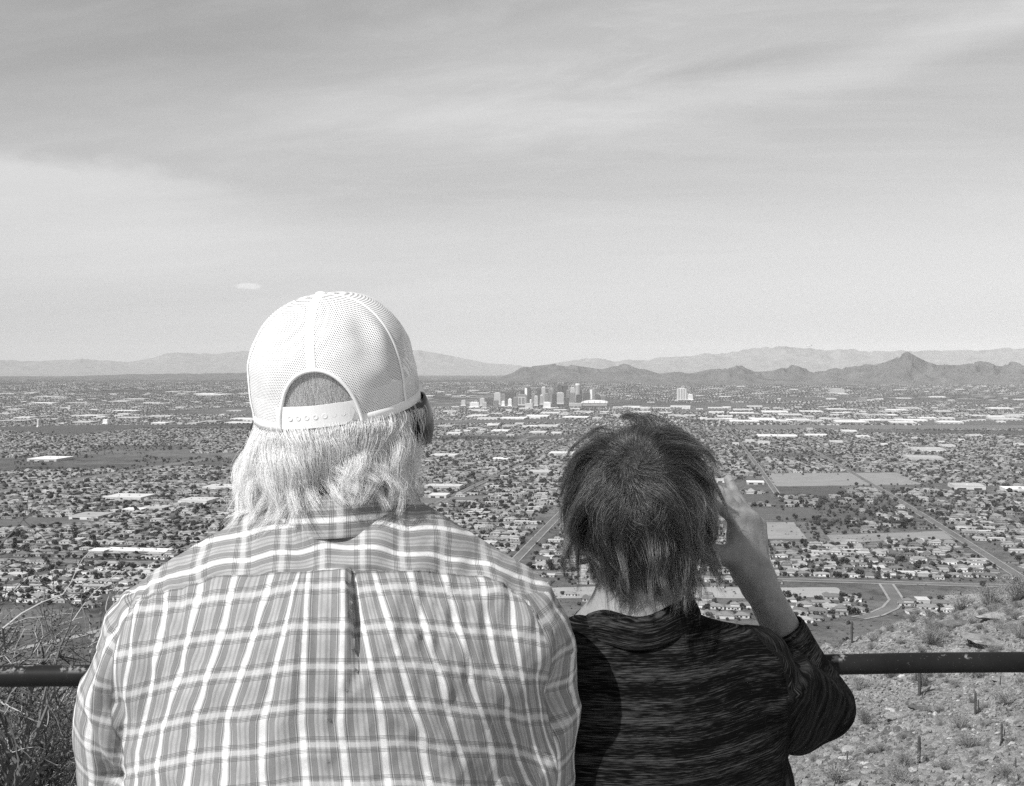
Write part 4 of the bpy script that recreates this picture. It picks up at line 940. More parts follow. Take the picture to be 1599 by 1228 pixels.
# ---- saguaros: ribbed columns, some with an arm
M_CACT = mat('cactus_skin', noisy(0.045, 0.085, 4, which='obj'), rough=0.8)
def saguaro(px, py, hpx, label, arms=(), lean=0.0):
    g = hill_hit(px, py)
    if g is None: return
    H = hpx / F_PX * math.hypot(g[0], g[1]); o = empty('saguaro', g, 0); tag(o, label, 'cactus')
    def col(p0, p1, R, name, mid=None):
        n = 28; pts = [p0] + ([mid] if mid is not None else []) + [p1]; P_ = np.array(pts); tt = np.linspace(0, 1, 14); L = [np.interp(tt, np.linspace(0, 1, len(P_)), P_[:, k]) for k in range(3)]; L = np.stack(L, -1); v = []
        for i, c in enumerate(L):
            t = tt[i]; rr = R * (0.85 + 0.3 * math.sin(math.pi * min(t * 0.8 + 0.1, 1))) * (1 if t < 0.9 else math.sqrt(max(1 - ((t - 0.9) / 0.1) ** 2, 0.03)))
            for k in range(n): a = 2 * math.pi * k / n; q = rr * (1 + 0.10 * math.cos(a * 14 / 2 * 2)); v.append((c[0] + q * math.cos(a), c[1] + q * math.sin(a), c[2]))
        b = MB(); b.add(v, [(i * n + k, i * n + (k + 1) % n, (i + 1) * n + (k + 1) % n, (i + 1) * n + k) for i in range(13) for k in range(n)] + [tuple(13 * n + k for k in range(n))]); b.build(name, M_CACT, o, True)
    R = H * 0.043; col(v3(0, 0, -0.2), v3(lean * H, 0, H), R, 'trunk')
    for s, z, h in arms: col(v3(s * R * 0.7, 0, z * H), v3(s * R * 3.0, 0, (z + h) * H), R * 0.65, 'arm', v3(s * R * 2.9, 0, z * H + R))
for q in [(1330, 1006, 34, 'lone tall saguaro standing on the ridge left of the outcrops'), (1436, 1088, 44, 'saguaro rising behind the rail beside a dark bush', ((-1, 0.45, 0.3),)), (1423, 1052, 16, 'short saguaro tip just under the rail'), (1523, 1116, 34, 'two stemmed saguaro on the right of the slope', ((1, 0.15, 0.5),)), (1435, 1196, 46, 'slim saguaro near the bottom of the slope'), (1564, 1163, 30, 'saguaro with one short arm low on the right', ((1, 0.3, 0.4),)), (1562, 1072, 14, 'stubby saguaro under the rail at the right'), (1586, 1202, 18, 'small thick cactus near the lower right corner'), (1323, 1195, 18, 'small dark cactus below the pale rock'), (1482, 952, 16, 'small saguaro on the ridge line'), (1520, 1062, 14, 'small saguaro close under the rail')]: saguaro(*q)

# ---- desert shrubs: many thin stems fanning up, tiny leaves
M_TWIG = mat('dry_twigs', by_instance(0.18, 0.32), rough=0.95, spec=0.1); M_TWIGD = mat('dark_twigs', val=0.06, rough=0.9); M_LEAFS = mat('small_grey_leaves', by_instance(0.10, 0.22, 0.2, 20), rough=0.9, spec=0.1)
def shrub_mesh(seed, stems=70, leaves=900):
    r = np.random.default_rng(seed); tw = MB(); lv = []
    for i in range(stems):
        a = r.uniform(0, 6.28); sp = r.uniform(0.1, 0.95); h = r.uniform(0.6, 1.0) * math.sqrt(1 - 0.55 * sp * sp); p0 = v3(0.06 * math.cos(a), 0.06 * math.sin(a), -0.05); p2 = v3(sp * math.cos(a + r.normal(0, 0.2)), sp * math.sin(a + r.normal(0, 0.2)), h); p1 = (p0 + p2) / 2 + v3(0, 0, 0.10) + r.normal(0, 0.05, 3)
        tw.tube([p0, p1, p2], [0.014, 0.009, 0.004], 3, False)
        for _ in range(leaves // stems):
            t = r.uniform(0.4, 1.0); c = (p1 + (p2 - p1) * (t * 2 - 1) if t > 0.5 else p0 + (p1 - p0) * t * 2) + r.normal(0, 0.07, 3); lv.append(c)
    lv = np.array(lv); n = len(lv); a = r.normal(0, 1, (n, 3)); a /= np.linalg.norm(a, axis=1)[:, None]; b = np.cross(a, r.normal(0, 1, (n, 3))); b /= np.linalg.norm(b, axis=1)[:, None]; s = r.uniform(0.018, 0.04, n)[:, None]
    return tw.mesh('stems'), mesh('leaves', np.stack([lv - a * s, lv + b * s * 0.5, lv + a * s, lv - b * s * 0.5], 1).reshape(-1, 3), np.arange(n * 4).reshape(n, 4))
SH = [shrub_mesh(s) for s in (4, 8, 12)]
for a, b in SH: a.materials.append(M_TWIG); b.materials.append(M_LEAFS)
def shrub(px, py, w_px, label, group=None):
    g = hill_hit(px, py)
    if g is None: return
    s = w_px / F_PX * math.hypot(g[0], g[1]) / 1.45; q = random.randrange(3); o = empty('shrub', g, random.uniform(0, 6.28)); o.scale = (s, s, s * random.uniform(0.75, 1.0)); tag(o, label, 'shrub', group)
    for nm, me in (('stems', SH[q][0]), ('leaves', SH[q][1])): c = bpy.data.objects.new(nm, me); COL.objects.link(c); c.parent = o; tag(c, kind='stuff')
for q in [(1350, 1132, 36, 'round grey bush right beside the elbow'), (1512, 1170, 52, 'large pale bush low on the slope'), (1498, 1140, 40, 'pale feathery bush above the large one'), (1567, 1100, 40, 'pale bush right of the two stemmed saguaro'), (1340, 1076, 40, 'pale wide bush under the rail beside the sleeve'), (1390, 1058, 36, 'grey bush just under the rail'), (1440, 1072, 44, 'dark bush beside the saguaro behind the rail'), (1412, 1200, 50, 'wide grey bush left of the slim saguaro'), (1405, 1225, 60, 'broad bush at the bottom edge below the slim saguaro'), (1305, 1225, 60, 'broad pale bush at the bottom edge near the knit sleeve'), (1472, 1205, 40, 'pale bush right of the slim saguaro'),
          (1525, 1062, 30, 'grey bush hugging the underside of the rail'), (1405, 968, 40, 'dark bush on the ridge line above the rail'), (1440, 962, 44, 'wide dark bush on the ridge right of the lone saguaro'), (1376, 972, 20, 'small dark bush on the ridge right of the lone saguaro'), (1500, 953, 50, 'grey bush on the ridge line in the middle'), (1545, 945, 56, 'wide pale bush high on the ridge'), (1590, 938, 60, 'large bush at the right end of the ridge'), (1365, 1003, 24, 'low dark bush above the rail'), (1300, 1004, 20, 'small bush at the left end of the ridge'), (1278, 996, 18, 'tiny bush where the ridge meets the sleeve'), (1455, 1007, 50, 'low pale bush resting behind the rail'), (1594, 1000, 40, 'bush above the rail cut by the right edge'), (1570, 1215, 40, 'pale bush at the bottom right'), (1375, 1175, 24, 'small dark bush left of the dark block')]: shrub(*q)
HL = [((1290, 1000), 'where the ridge meets the sleeve'), ((1340, 990), 'by the lone ridge saguaro'), ((1425, 985), 'by the tilted slab'), ((1500, 972), 'by the dark layered outcrop'), ((1450, 950), 'on the ridge line left of the outcrop'), ((1520, 940), 'on the ridge line mid way'), ((1575, 935), 'at the right end of the ridge line'), ((1560, 965), 'by the grey layered outcrop'), ((1480, 1000), 'just above the rail mid way'), ((1590, 1000), 'just above the rail at the right edge'), ((1350, 1060), 'under the rail by the sleeve'), ((1440, 1070), 'under the rail mid slope'), ((1540, 1070), 'under the rail at the right'), ((1350, 1130), 'by the elbow'), ((1410, 1130), 'by the cracked ledge'), ((1520, 1110), 'by the two stemmed saguaro'), ((1580, 1130), 'right of the two stemmed saguaro'), ((1330, 1190), 'by the tall pale rock'), ((1435, 1190), 'by the slim saguaro'), ((1520, 1180), 'by the large pale bush'), ((1580, 1205), 'in the lower right corner'), ((1290, 1220), 'below the knit sleeve')]
for i in range(210):
    px, py = random.uniform(1250, 1599), random.uniform(925, 1225) if i % 2 else random.uniform(925, 1012); w_ = random.uniform(8, 24)
    z = min(HL, key=lambda q: (q[0][0] - px) ** 2 + 2 * (q[0][1] - py) ** 2)[1]; d_ = 'tiny' if w_ < 13 else ('small' if w_ < 19 else 'spreading')
    if hill_hit(px, py) is not None: shrub(px, py, w_, '%s low dry shrub %s' % (d_, z), '%s dry shrubs %s' % (d_, z))

# ---- the bare tangled bushes close by on the left
def tangle(base, height, spread, seed, label, leaves=2600, dark=False):
    r = np.random.default_rng(seed); o = empty('bare_bush', base); tag(o, label, 'bush'); tw, fine, dead = MB(), MB(), MB(); tips = []
    def grow(p, d, L, rad, depth):
        n = 4; pts = [p]; q = p.copy(); dd = d.copy()
        for i in range(n): dd = dd + r.normal(0, 0.20, 3) + v3(0, 0, 0.03); dd /= np.linalg.norm(dd); q = q + dd * L / n; pts.append(q.copy())
        m = tw if depth < 2 else (fine if r.random() < 0.75 else dead)
        m.tube(pts, [rad * (1 - 0.5 * i / n) for i in range(n + 1)], 5 if depth < 2 else 3, False)
        if depth >= 3: tips.extend(pts[1:]); return
        for k in range(r.integers(3, 6)):
            i = r.integers(1, n + 1); e = dd + r.normal(0, 0.75, 3); e /= np.linalg.norm(e); grow(pts[i], e, L * r.uniform(0.5, 0.78), rad * 0.55, depth + 1)
    for k in range(15):
        a = r.uniform(0, 6.28); d = v3(math.cos(a) * spread, math.sin(a) * spread, 1.0); d /= np.linalg.norm(d); grow(v3(0, 0, -0.05), d, height * r.uniform(0.42, 0.62), 0.010 * height, 0)
    tw.build('branches', M_TWIGD if dark else mat('grey_bark', val=0.14, rough=0.95), o); fine.build('twigs', mat('twig_bark', val=0.09, rough=0.95), o); dead.build('dead_twigs', mat('dead_wood', val=0.36, rough=0.9), o)
    tips = np.array(tips); n = leaves; c = tips[r.integers(0, len(tips), n)] + r.normal(0, 0.02 * height, (n, 3)); a = r.normal(0, 1, (n, 3)); a /= np.linalg.norm(a, axis=1)[:, None]; b = np.cross(a, r.normal(0, 1, (n, 3))); b /= np.linalg.norm(b, axis=1)[:, None]; s = r.uniform(0.004, 0.009, n)[:, None] * height
    link('leaves', mesh('leaves', np.stack([c - a * s, c + b * s * 0.5, c + a * s, c - b * s * 0.5], 1).reshape(-1, 3), np.arange(n * 4).reshape(n, 4)), mat('olive_leaves', by_instance(0.07, 0.13, 0.3, 60), rough=0.8), o)
    for c in o.children: tag(c, kind='stuff')
def on_hill(px, y): x = (px - 799.5) / F_PX * y; return v3(x, y, float(land_z(np.array([x]), np.array([y]))[0]))
tangle(on_hill(-30, 7.2), 2.0, 0.55, 3, 'tall tangled bush with thin twigs at the left edge', 4200)
tangle(on_hill(70, 8.5), 1.35, 0.7, 5, 'dark dense bush under the rail left of the plaid sleeve', 5200, True)
tangle(on_hill(15, 11.0), 1.5, 0.8, 8, 'thin dry bush behind the tall tangled one', 3200)
tangle(on_hill(120, 13.5), 1.5, 0.8, 12, 'low bare bush just left of the plaid sleeve above the rail', 3200)
# ================================================================== PEOPLE
PLEAT_FLIP = False
# ---- smooth blended solids, meshed with surface nets

def cone(a, b, r1, r2):
    a = np.asarray(a, float); b = np.asarray(b, float); ba = b - a; L2 = float(ba @ ba)
    def f(p):
        pa = p - a; h = np.clip(pa @ ba / L2, 0, 1)
        return np.linalg.norm(pa - h[:, None] * ba, axis=1) - (r1 + (r2 - r1) * h)
    return f
def ell(c, r, rot=None):
    c = np.asarray(c, float); r = np.asarray(r, float)
    def f(p):
        q = p - c
        if rot is not None: q = q @ rot
        k0 = np.linalg.norm(q / r, axis=1); k1 = np.linalg.norm(q / (r * r), axis=1)
        return k0 * (k0 - 1) / (k1 + 1e-9)
    return f
def chain(pts, rad): return [cone(pts[i], pts[i + 1], rad[i], rad[i + 1]) for i in range(len(pts) - 1)]
def smin(a, b, k):
    h = np.clip(0.5 + 0.5 * (b - a) / k, 0, 1); return b + (a - b) * h - k * h * (1 - h)
def blend(items):
    """items: list of (sdf, k); negative k carves"""
    def f(p):
        d = items[0][0](p)
        for g, k in items[1:]:
            e = g(p)
            d = smin(d, e, k) if k > 0 else -smin(-d, e, -k)
        return d
    return f
def nets(sdf, lo, hi, h):
    lo = np.asarray(lo, float); hi = np.asarray(hi, float); n = np.ceil((hi - lo) / h).astype(int) + 1
    ax = [lo[i] + h * np.arange(n[i]) for i in range(3)]
    val = np.empty(n)
    for i in range(n[0]):
        Y, Z = np.meshgrid(ax[1], ax[2], indexing='ij'); val[i] = sdf(np.stack([np.full(Y.size, ax[0][i]), Y.ravel(), Z.ravel()], -1)).reshape(n[1], n[2])
    s = val < 0; m = tuple(n - 1)
    cnt = np.zeros(m); acc = np.zeros(m + (3,))
    sl = lambda o: tuple(slice(o[i], o[i] + m[i]) for i in range(3))
    for a in range(3):
        for b in ((0, 0), (0, 1), (1, 0), (1, 1)):
            o = [0, 0, 0]; oth = [k for k in range(3) if k != a]; o[oth[0]], o[oth[1]] = b; o2 = list(o); o2[a] = 1
            v0, v1 = val[sl(o)], val[sl(o2)]; c = (v0 < 0) != (v1 < 0)
            t = np.where(c, v0 / np.where(c, v0 - v1, 1), 0)
            cnt += c
            for k in range(3): acc[..., k] += np.where(c, o[k] + (t if k == a else 0), 0)
    act = cnt > 0; idx = np.full(m, -1); idx[act] = np.arange(act.sum())
    cell = np.stack(np.nonzero(act), -1); v = lo + h * (cell + acc[act] / cnt[act][:, None])
    F = []
    for a in range(3):
        b, c = (a + 1) % 3, (a + 2) % 3
        s0 = [slice(None)] * 3; s1 = [slice(None)] * 3; s0[a] = slice(0, -1); s1[a] = slice(1, None)
        A, B = s[tuple(s0)], s[tuple(s1)]; e = np.stack(np.nonzero(A != B), -1)
        e = e[(e[:, b] > 0) & (e[:, c] > 0) & (e[:, b] < n[b] - 1) & (e[:, c] < n[c] - 1)]
        def g(db, dc):
            q = e.copy(); q[:, b] += db; q[:, c] += dc; return idx[q[:, 0], q[:, 1], q[:, 2]]
        q = np.stack([g(-1, -1), g(0, -1), g(0, 0), g(-1, 0)], -1); fl = B[e[:, 0], e[:, 1], e[:, 2]] if False else s[e[:, 0], e[:, 1], e[:, 2]]
        F.append(np.where(fl[:, None], q, q[:, ::-1]))
    f = np.concatenate(F); f = f[(f >= 0).all(1)]
    for _ in range(3):
        d = sdf(v); v = v - np.clip(d, -h, h)[:, None] * normal_of(sdf, v, h * 0.5)
    return v, f
def normal_of(sdf, v, e=0.002):
    g = np.stack([sdf(v + d) - sdf(v - d) for d in np.eye(3) * e], -1); return g / (np.linalg.norm(g, axis=1)[:, None] + 1e-12)
def to_px(v):
    px, py = project(v[:, 0], v[:, 1], v[:, 2]); return px, py
def seg_dist(px, py, pts):
    """distance (px), side and parameter along a polyline"""
    best = np.full(len(px), 1e9); side = np.zeros(len(px)); par = np.zeros(len(px)); pts = np.array(pts, float)
    L = np.r_[0, np.cumsum(np.linalg.norm(np.diff(pts, axis=0), axis=1))]
    for i in range(len(pts) - 1):
        a, b = pts[i], pts[i + 1]; ab = b - a; t = np.clip(((px - a[0]) * ab[0] + (py - a[1]) * ab[1]) / (ab @ ab), 0, 1)
        d = np.hypot(px - a[0] - t * ab[0], py - a[1] - t * ab[1]); k = d < best
        best[k] = d[k]; side[k] = np.sign(ab[0] * (py - a[1]) - ab[1] * (px - a[0]))[k]; par[k] = ((L[i] + t * (L[i + 1] - L[i])) / L[-1])[k]
    return best, side, par
def crop2(pts): return [(100 + 0.5253 * x, 760 + 0.5253 * y) for x, y in pts]

# ---- hair: locks that run over the head and fall, each lock a bundle of strands
def hair_obj(name, pts, rad, m, parent):
    n, k = pts.shape[:2]; hc = bpy.data.hair_curves.new(name); hc.add_curves([k] * n)
    hc.attributes['position'].data.foreach_set('vector', pts.astype(np.float32).ravel())
    a = hc.attributes.get('radius') or hc.attributes.new('radius', 'FLOAT', 'POINT')
    t = np.linspace(0, 1, k); a.data.foreach_set('value', (np.asarray(rad)[:, None] * (1 - 0.75 * t ** 2)[None, :]).astype(np.float32).ravel())
    hc.materials.append(m); o = bpy.data.objects.new(name, hc); COL.objects.link(o); o.parent = parent; return o
def hair_mat(name, lo, hi, rough=0.35, soft=0.6, pw=1.6):
    m = bpy.data.materials.new(name); m.use_nodes = True; t = NT(m.node_tree); t.n.clear()
    o = t.node('ShaderNodeOutputMaterial'); h = t.node('ShaderNodeBsdfHairPrincipled'); h.parametrization = 'COLOR'; ci = t.node('ShaderNodeHairInfo')
    v = t.rng(t.math('POWER', ci.outputs['Random'], pw), 0, 1, lo, hi, False); t.l.new(v, h.inputs['Color'])
    h.inputs['Roughness'].default_value = rough; h.inputs['Radial Roughness'].default_value = 0.45
    b = t.node('ShaderNodeBsdfPrincipled'); b.inputs['Roughness'].default_value = 0.45; b.inputs['Specular IOR Level'].default_value = 0.5; t.l.new(v, b.inputs['Base Color'])
    mx = t.node('ShaderNodeMixShader'); mx.inputs[0].default_value = soft; t.l.new(h.outputs[0], mx.inputs[1]); t.l.new(b.outputs[0], mx.inputs[2]); t.l.new(mx.outputs[0], o.inputs[0])
    return m
def strands(lock_paths, lock_of, roots, clump, frizz, rng, wave=0.0):
    """strands follow their lock; roots stay where they grow, tips draw together"""
    L = lock_paths[lock_of]; k = L.shape[1]; t = np.linspace(0, 1, k)[None, :, None]
    off = (roots - L[:, 0])[:, None, :] * (1 - clump[:, None, None] * ss(t, 0.0, 0.9))
    ph = rng.uniform(0, 6.28, (len(roots), 1, 3)); fr = rng.uniform(2, 7, (len(roots), 1, 3))
    nz = np.sin(ph + fr * t * 3.0) * t * frizz[:, None, None]
    sp = rng.normal(0, 1, (len(roots), 1, 3)) * t ** 1.6 * frizz[:, None, None] * 1.2
    P_ = L + off + nz + sp
    ln = rng.uniform(0.62, 1.05, len(roots)); q = np.clip(t[..., 0] * ln[:, None] * (k - 1), 0, k - 1.001); i = q.astype(int); fr_ = (q - i)[..., None]
    a = np.arange(len(roots))[:, None]
    return P_[a, i] * (1 - fr_) + P_[a, i + 1] * fr_

# ---- materials
def skin_fn(lo, hi, scalp=0.0):
    def fn(t, b, o):
        p = t.coord('Object'); n = t.noise(p, 55, 5, 0.6); n2 = t.noise(p, 14, 3, 0.5); sp = t.rng(t.vor(p, 70), 0.06, 0.12, 0.86, 1.0)
        v = t.math('MULTIPLY', t.rng(t.math('ADD', t.math('MULTIPLY', n, 0.5), t.math('MULTIPLY', n2, 0.5)), 0.35, 0.65, lo, hi, False), sp)
        v = t.mixf(t.attr('scalp'), v, scalp); grey(t, v, b)
        bump(t, b, t.math('ADD', t.noise(p, 420, 3, 0.6), t.math('MULTIPLY', t.noise(p, 130, 4, 0.6), 1.2)), 0.5, 0.0012)
        b.inputs['Subsurface Weight'].default_value = 0.12; b.inputs['Subsurface Radius'].default_value = (0.006, 0.006, 0.006); b.inputs['Subsurface Scale'].default_value = 1.0
    return fn
M_SKIN_M = mat('weathered_skin', skin_fn(0.20, 0.29, 0.5), rough=0.55, spec=0.35)
M_SKIN_W = mat('freckled_skin', skin_fn(0.19, 0.29, 0.03), rough=0.5, spec=0.35)
def plaid_fn(t, b, o):
    aB, bB, aY, bY, aS, bS, sy, ssl = (t.attr(n) for n in ('back_a', 'back_b', 'yoke_a', 'yoke_b', 'sleeve_a', 'sleeve_b', 'seam_yoke', 'seam_sleeve'))
    yk = t.math('LESS_THAN', sy, 0.0); sv = t.math('GREATER_THAN', ssl, 0.0)
    A = t.mixf(sv, t.mixf(yk, aB, aY), aS); B = t.mixf(sv, t.mixf(yk, bB, bY), bS)
    def bandp(v, c, wdt, soft):          # 1 inside a repeating band
        d = t.math('ABSOLUTE', t.math('SUBTRACT', t.math('FRACT', t.math('ADD', v, 0.5 - c)), 0.5))
        return t.rng(d, wdt / 2 + soft / 2, wdt / 2 - soft / 2)
    p = t.coord('Object')
    slub = t.noise(t.comb(t.math('MULTIPLY', A, 260.0), t.math('MULTIPLY', B, 9.0), 0.0), 1.0, 2, 0.5); slub2 = t.noise(t.comb(t.math('MULTIPLY', A, 9.0), t.math('MULTIPLY', B, 260.0), 3.0), 1.0, 2, 0.5)
    base = 0.38
    v = t.mixf(bandp(A, 0.25, 0.13, 0.05), base, 0.22); v = t.mixf(bandp(A, 0.75, 0.13, 0.05), v, 0.22); v = t.mixf(bandp(A, 0.42, 0.06, 0.04), v, 0.28); v = t.mixf(bandp(A, 0.58, 0.06, 0.04), v, 0.28)
    for c in (0.185, 0.315, 0.685, 0.815): v = t.mixf(t.math('MULTIPLY', bandp(A, c, 0.018, 0.014), 0.8), v, 0.14)
    wA = bandp(A, 0.0, 0.155, 0.04); v = t.mixf(wA, v, 0.72)
    for c in (0.135, 0.865): v = t.mixf(t.math('MULTIPLY', bandp(A, c, 0.026, 0.016), 0.85), v, 0.09)
    v = t.mixf(t.math('MULTIPLY', bandp(B, 0.5, 0.34, 0.2), 0.22), v, 0.2)
    v = t.mixf(t.math('MULTIPLY', bandp(B, 0.0, 0.13, 0.04), 0.32), v, 0.78)
    for c in (0.13, 0.165, 0.20, 0.80, 0.835, 0.87): v = t.mixf(t.math('MULTIPLY', bandp(B, c, 0.015, 0.012), 0.75), v, 0.08)
    sh = t.math('MULTIPLY', t.rng(slub, 0.3, 0.7, 0.86, 1.14, False), t.rng(slub2, 0.3, 0.7, 0.88, 1.12, False)); v = t.math('MULTIPLY', v, sh)
    st = t.rng(t.math('ABSOLUTE', t.math('ADD', sy, -1.5)), 1.6, 0.5); v = t.mixf(t.math('MULTIPLY', t.math('MULTIPLY', st, 0.55), t.math('SUBTRACT', 1.0, sv)), v, 0.10)
    st2 = t.rng(t.math('ABSOLUTE', ssl), 1.4, 0.4); v = t.mixf(t.math('MULTIPLY', st2, 0.5), v, 0.10)
    grey(t, v, b)
    bump(t, b, t.math('ADD', slub, slub2), 0.35, 0.0012)
    b.inputs['Sheen Weight'].default_value = 0.1
M_PLAID = mat('plaid_cotton', plaid_fn, rough=0.9, spec=0.15)
def knit_fn(t, b, o):
    u, v = t.attr('row_u'), t.attr('row_v')                # metres along and across the knitted rows
    wob = t.math('MULTIPLY', t.noise(t.comb(t.math('MULTIPLY', u, 18.0), t.math('MULTIPLY', v, 40.0), 0.0), 1.0, 3, 0.5), 0.0022)
    vv = t.math('ADD', v, wob)
    s1 = t.noise(t.comb(t.math('MULTIPLY', u, 40.0), t.math('MULTIPLY', vv, 720.0), 0.0), 1.0, 4, 0.65)
    s2 = t.noise(t.comb(t.math('MULTIPLY', u, 80.0), t.math('MULTIPLY', vv, 1500.0), 5.0), 1.0, 2, 0.6)
    big = t.noise(t.comb(t.math('MULTIPLY', u, 5.0), t.math('MULTIPLY', vv, 60.0), 9.0), 1.0, 3, 0.5)
    k = t.math('ADD', t.math('MULTIPLY', s1, 0.55), t.math('ADD', t.math('MULTIPLY', s2, 0.2), t.math('MULTIPLY', big, 0.35)))
    c = t.rng(k, 0.515, 0.645, 0.0030, 0.060)
    grey(t, c, b); bump(t, b, t.math('ADD', s1, s2), 0.6, 0.0022)
    rows_ = t.rng(t.math('SINE', t.math('MULTIPLY', vv, 2244.0)), -1.0, 1.0, 0.5, 1.0, False)
    grey(t, t.math('MULTIPLY', c, rows_), b)
M_KNIT = mat('dark_melange_knit', knit_fn, rough=0.95, spec=0.08)
M_HAIR_M = hair_mat('white_hair', 0.70, 0.97, 0.28, 0.8)
M_HAIR_W = hair_mat('dark_grey_streaked_hair', 0.005, 0.17, 0.20, 0.2, 4.5)
M_DENIM = mat('denim', noisy(0.04, 0.07, 300, which='obj'), rough=0.95); M_SLACK = mat('black_slacks', val=0.02, rough=0.95); M_SHOE = mat('shoe_leather', val=0.05, rough=0.6)
M_LENS = mat('smoked_lens', val=0.004, rough=0.25, spec=0.15); M_GFRAME = mat('black_plastic', val=0.02, rough=0.3)

def finger(base, tip, bend, r0, r1, n=4):
    """chain of phalanges from knuckle to tip, bowed by bend"""
    base, tip, bend = (np.asarray(q, float) for q in (base, tip, bend)); pts = []
    for i in range(n):
        s = (0, 0.45, 0.75, 1.0)[i]; pts.append(base + (tip - base) * s + bend * math.sin(math.pi * min(s, 0.97)) )
    return chain(pts, [r0, r0 * 0.94, r0 * 0.86, r1])
def rail_hand(w, side, rail_c):
    """a hand laid over the pipe: palm on top, fingers curled down its far side"""
    it = []; c = np.array(rail_c); k = c + v3(0, 0.004, 0.034)
    for j in range(4):
        x = (j - 1.5) * 0.02; m = k + v3(x, 0.0, -0.002 * abs(j - 1)); it.append((cone(w + v3(x * 0.6, 0, 0), m, 0.017, 0.012), 0.012))
        it += [(q, 0.004) for q in chain([m, m + v3(0, 0.028, -0.012), m + v3(0, 0.036, -0.036), m + v3(0, 0.018, -0.056)], [0.0105, 0.0095, 0.009, 0.0075])]
    tb = w + v3(side * 0.024, 0.02, 0.0); it += [(q, 0.008) for q in chain([tb, c + v3(side * 0.052, -0.012, 0.026), c + v3(side * 0.060, -0.024, -0.006)], [0.015, 0.011, 0.009])]
    return it
def legs(person, cx, cy, hipz, m, wd=0.10, r=0.085):
    it = [(ell(v3(cx, cy, hipz), v3(0.185, 0.135, 0.16)), 0.05)]
    for s in (-1, 1): it += [(q, 0.05) for q in chain([v3(cx + s * wd, cy, hipz - 0.05), v3(cx + s * (wd + 0.02), cy + 0.02, 0.48), v3(cx + s * (wd + 0.03), cy, 0.10)], [r * 1.15, r * 0.82, r * 0.72])]
    sd = blend(it); v, f = nets(sd, (cx - 0.32, cy - 0.22, 0.0), (cx + 0.32, cy + 0.22, hipz + 0.2), 0.014); v[:, 2] = np.maximum(v[:, 2], 0.05)
    link('trousers', mesh('trousers', v, f), m, person, True)
    for s in (-1, 1):
        x = cx + s * (wd + 0.03); sd = blend([(cone(v3(x, cy - 0.05, 0.045), v3(x + s * 0.02, cy + 0.17, 0.035), 0.043, 0.04), 0.02), (ell(v3(x, cy - 0.01, 0.07), v3(0.045, 0.06, 0.055)), 0.03)])
        v, f = nets(sd, (x - 0.1, cy - 0.15, -0.03), (x + 0.1, cy + 0.26, 0.15), 0.008); v[:, 2] = np.maximum(v[:, 2], 0.002); link('shoe', mesh('shoe', v, f), M_SHOE, person, True)
def head_items(C, B, s=1.0):
    """skull, jaw, nose, brow and ears around centre C; B columns = right, forward, up"""
    q = lambda x, y, z: C + B @ (np.array((x, y, z)) * s)
    it = [(ell(q(0, -0.012, 0.02), v3(0.076, 0.095, 0.098) * s, B), 0.02), (ell(q(0, 0.03, -0.05), v3(0.058, 0.066, 0.07) * s, B), 0.03),
          (ell(q(0, 0.062, -0.092), v3(0.028, 0.022, 0.02) * s, B), 0.02), (cone(q(0, 0.092, 0.005), q(0, 0.112, -0.032), 0.009 * s, 0.014 * s), 0.012), (cone(q(-0.03, 0.078, 0.022), q(0.03, 0.078, 0.022), 0.012 * s, 0.012 * s), 0.015),
          (cone(q(-0.02, 0.090, -0.062), q(0.02, 0.090, -0.062), 0.007 * s, 0.007 * s), 0.008), (ell(q(0.032, 0.088, 0.002), v3(0.014, 0.012, 0.011) * s, B), -0.012), (ell(q(-0.032, 0.088, 0.002), v3(0.014, 0.012, 0.011) * s, B), -0.012)]
    for x in (-1, 1): it += [(ell(q(x * 0.079, -0.006, -0.012), v3(0.009, 0.019, 0.031) * s, B), 0.008), (ell(q(x * 0.087, -0.002, -0.008), v3(0.006, 0.010, 0.017) * s, B), -0.006)]
    return it, q
def basis(yaw, pitch, roll):
    m = Matrix.Rotation(-yaw, 3, 'Z') @ Matrix.Rotation(roll, 3, 'Y') @ Matrix.Rotation(pitch, 3, 'X'); return np.array(m)

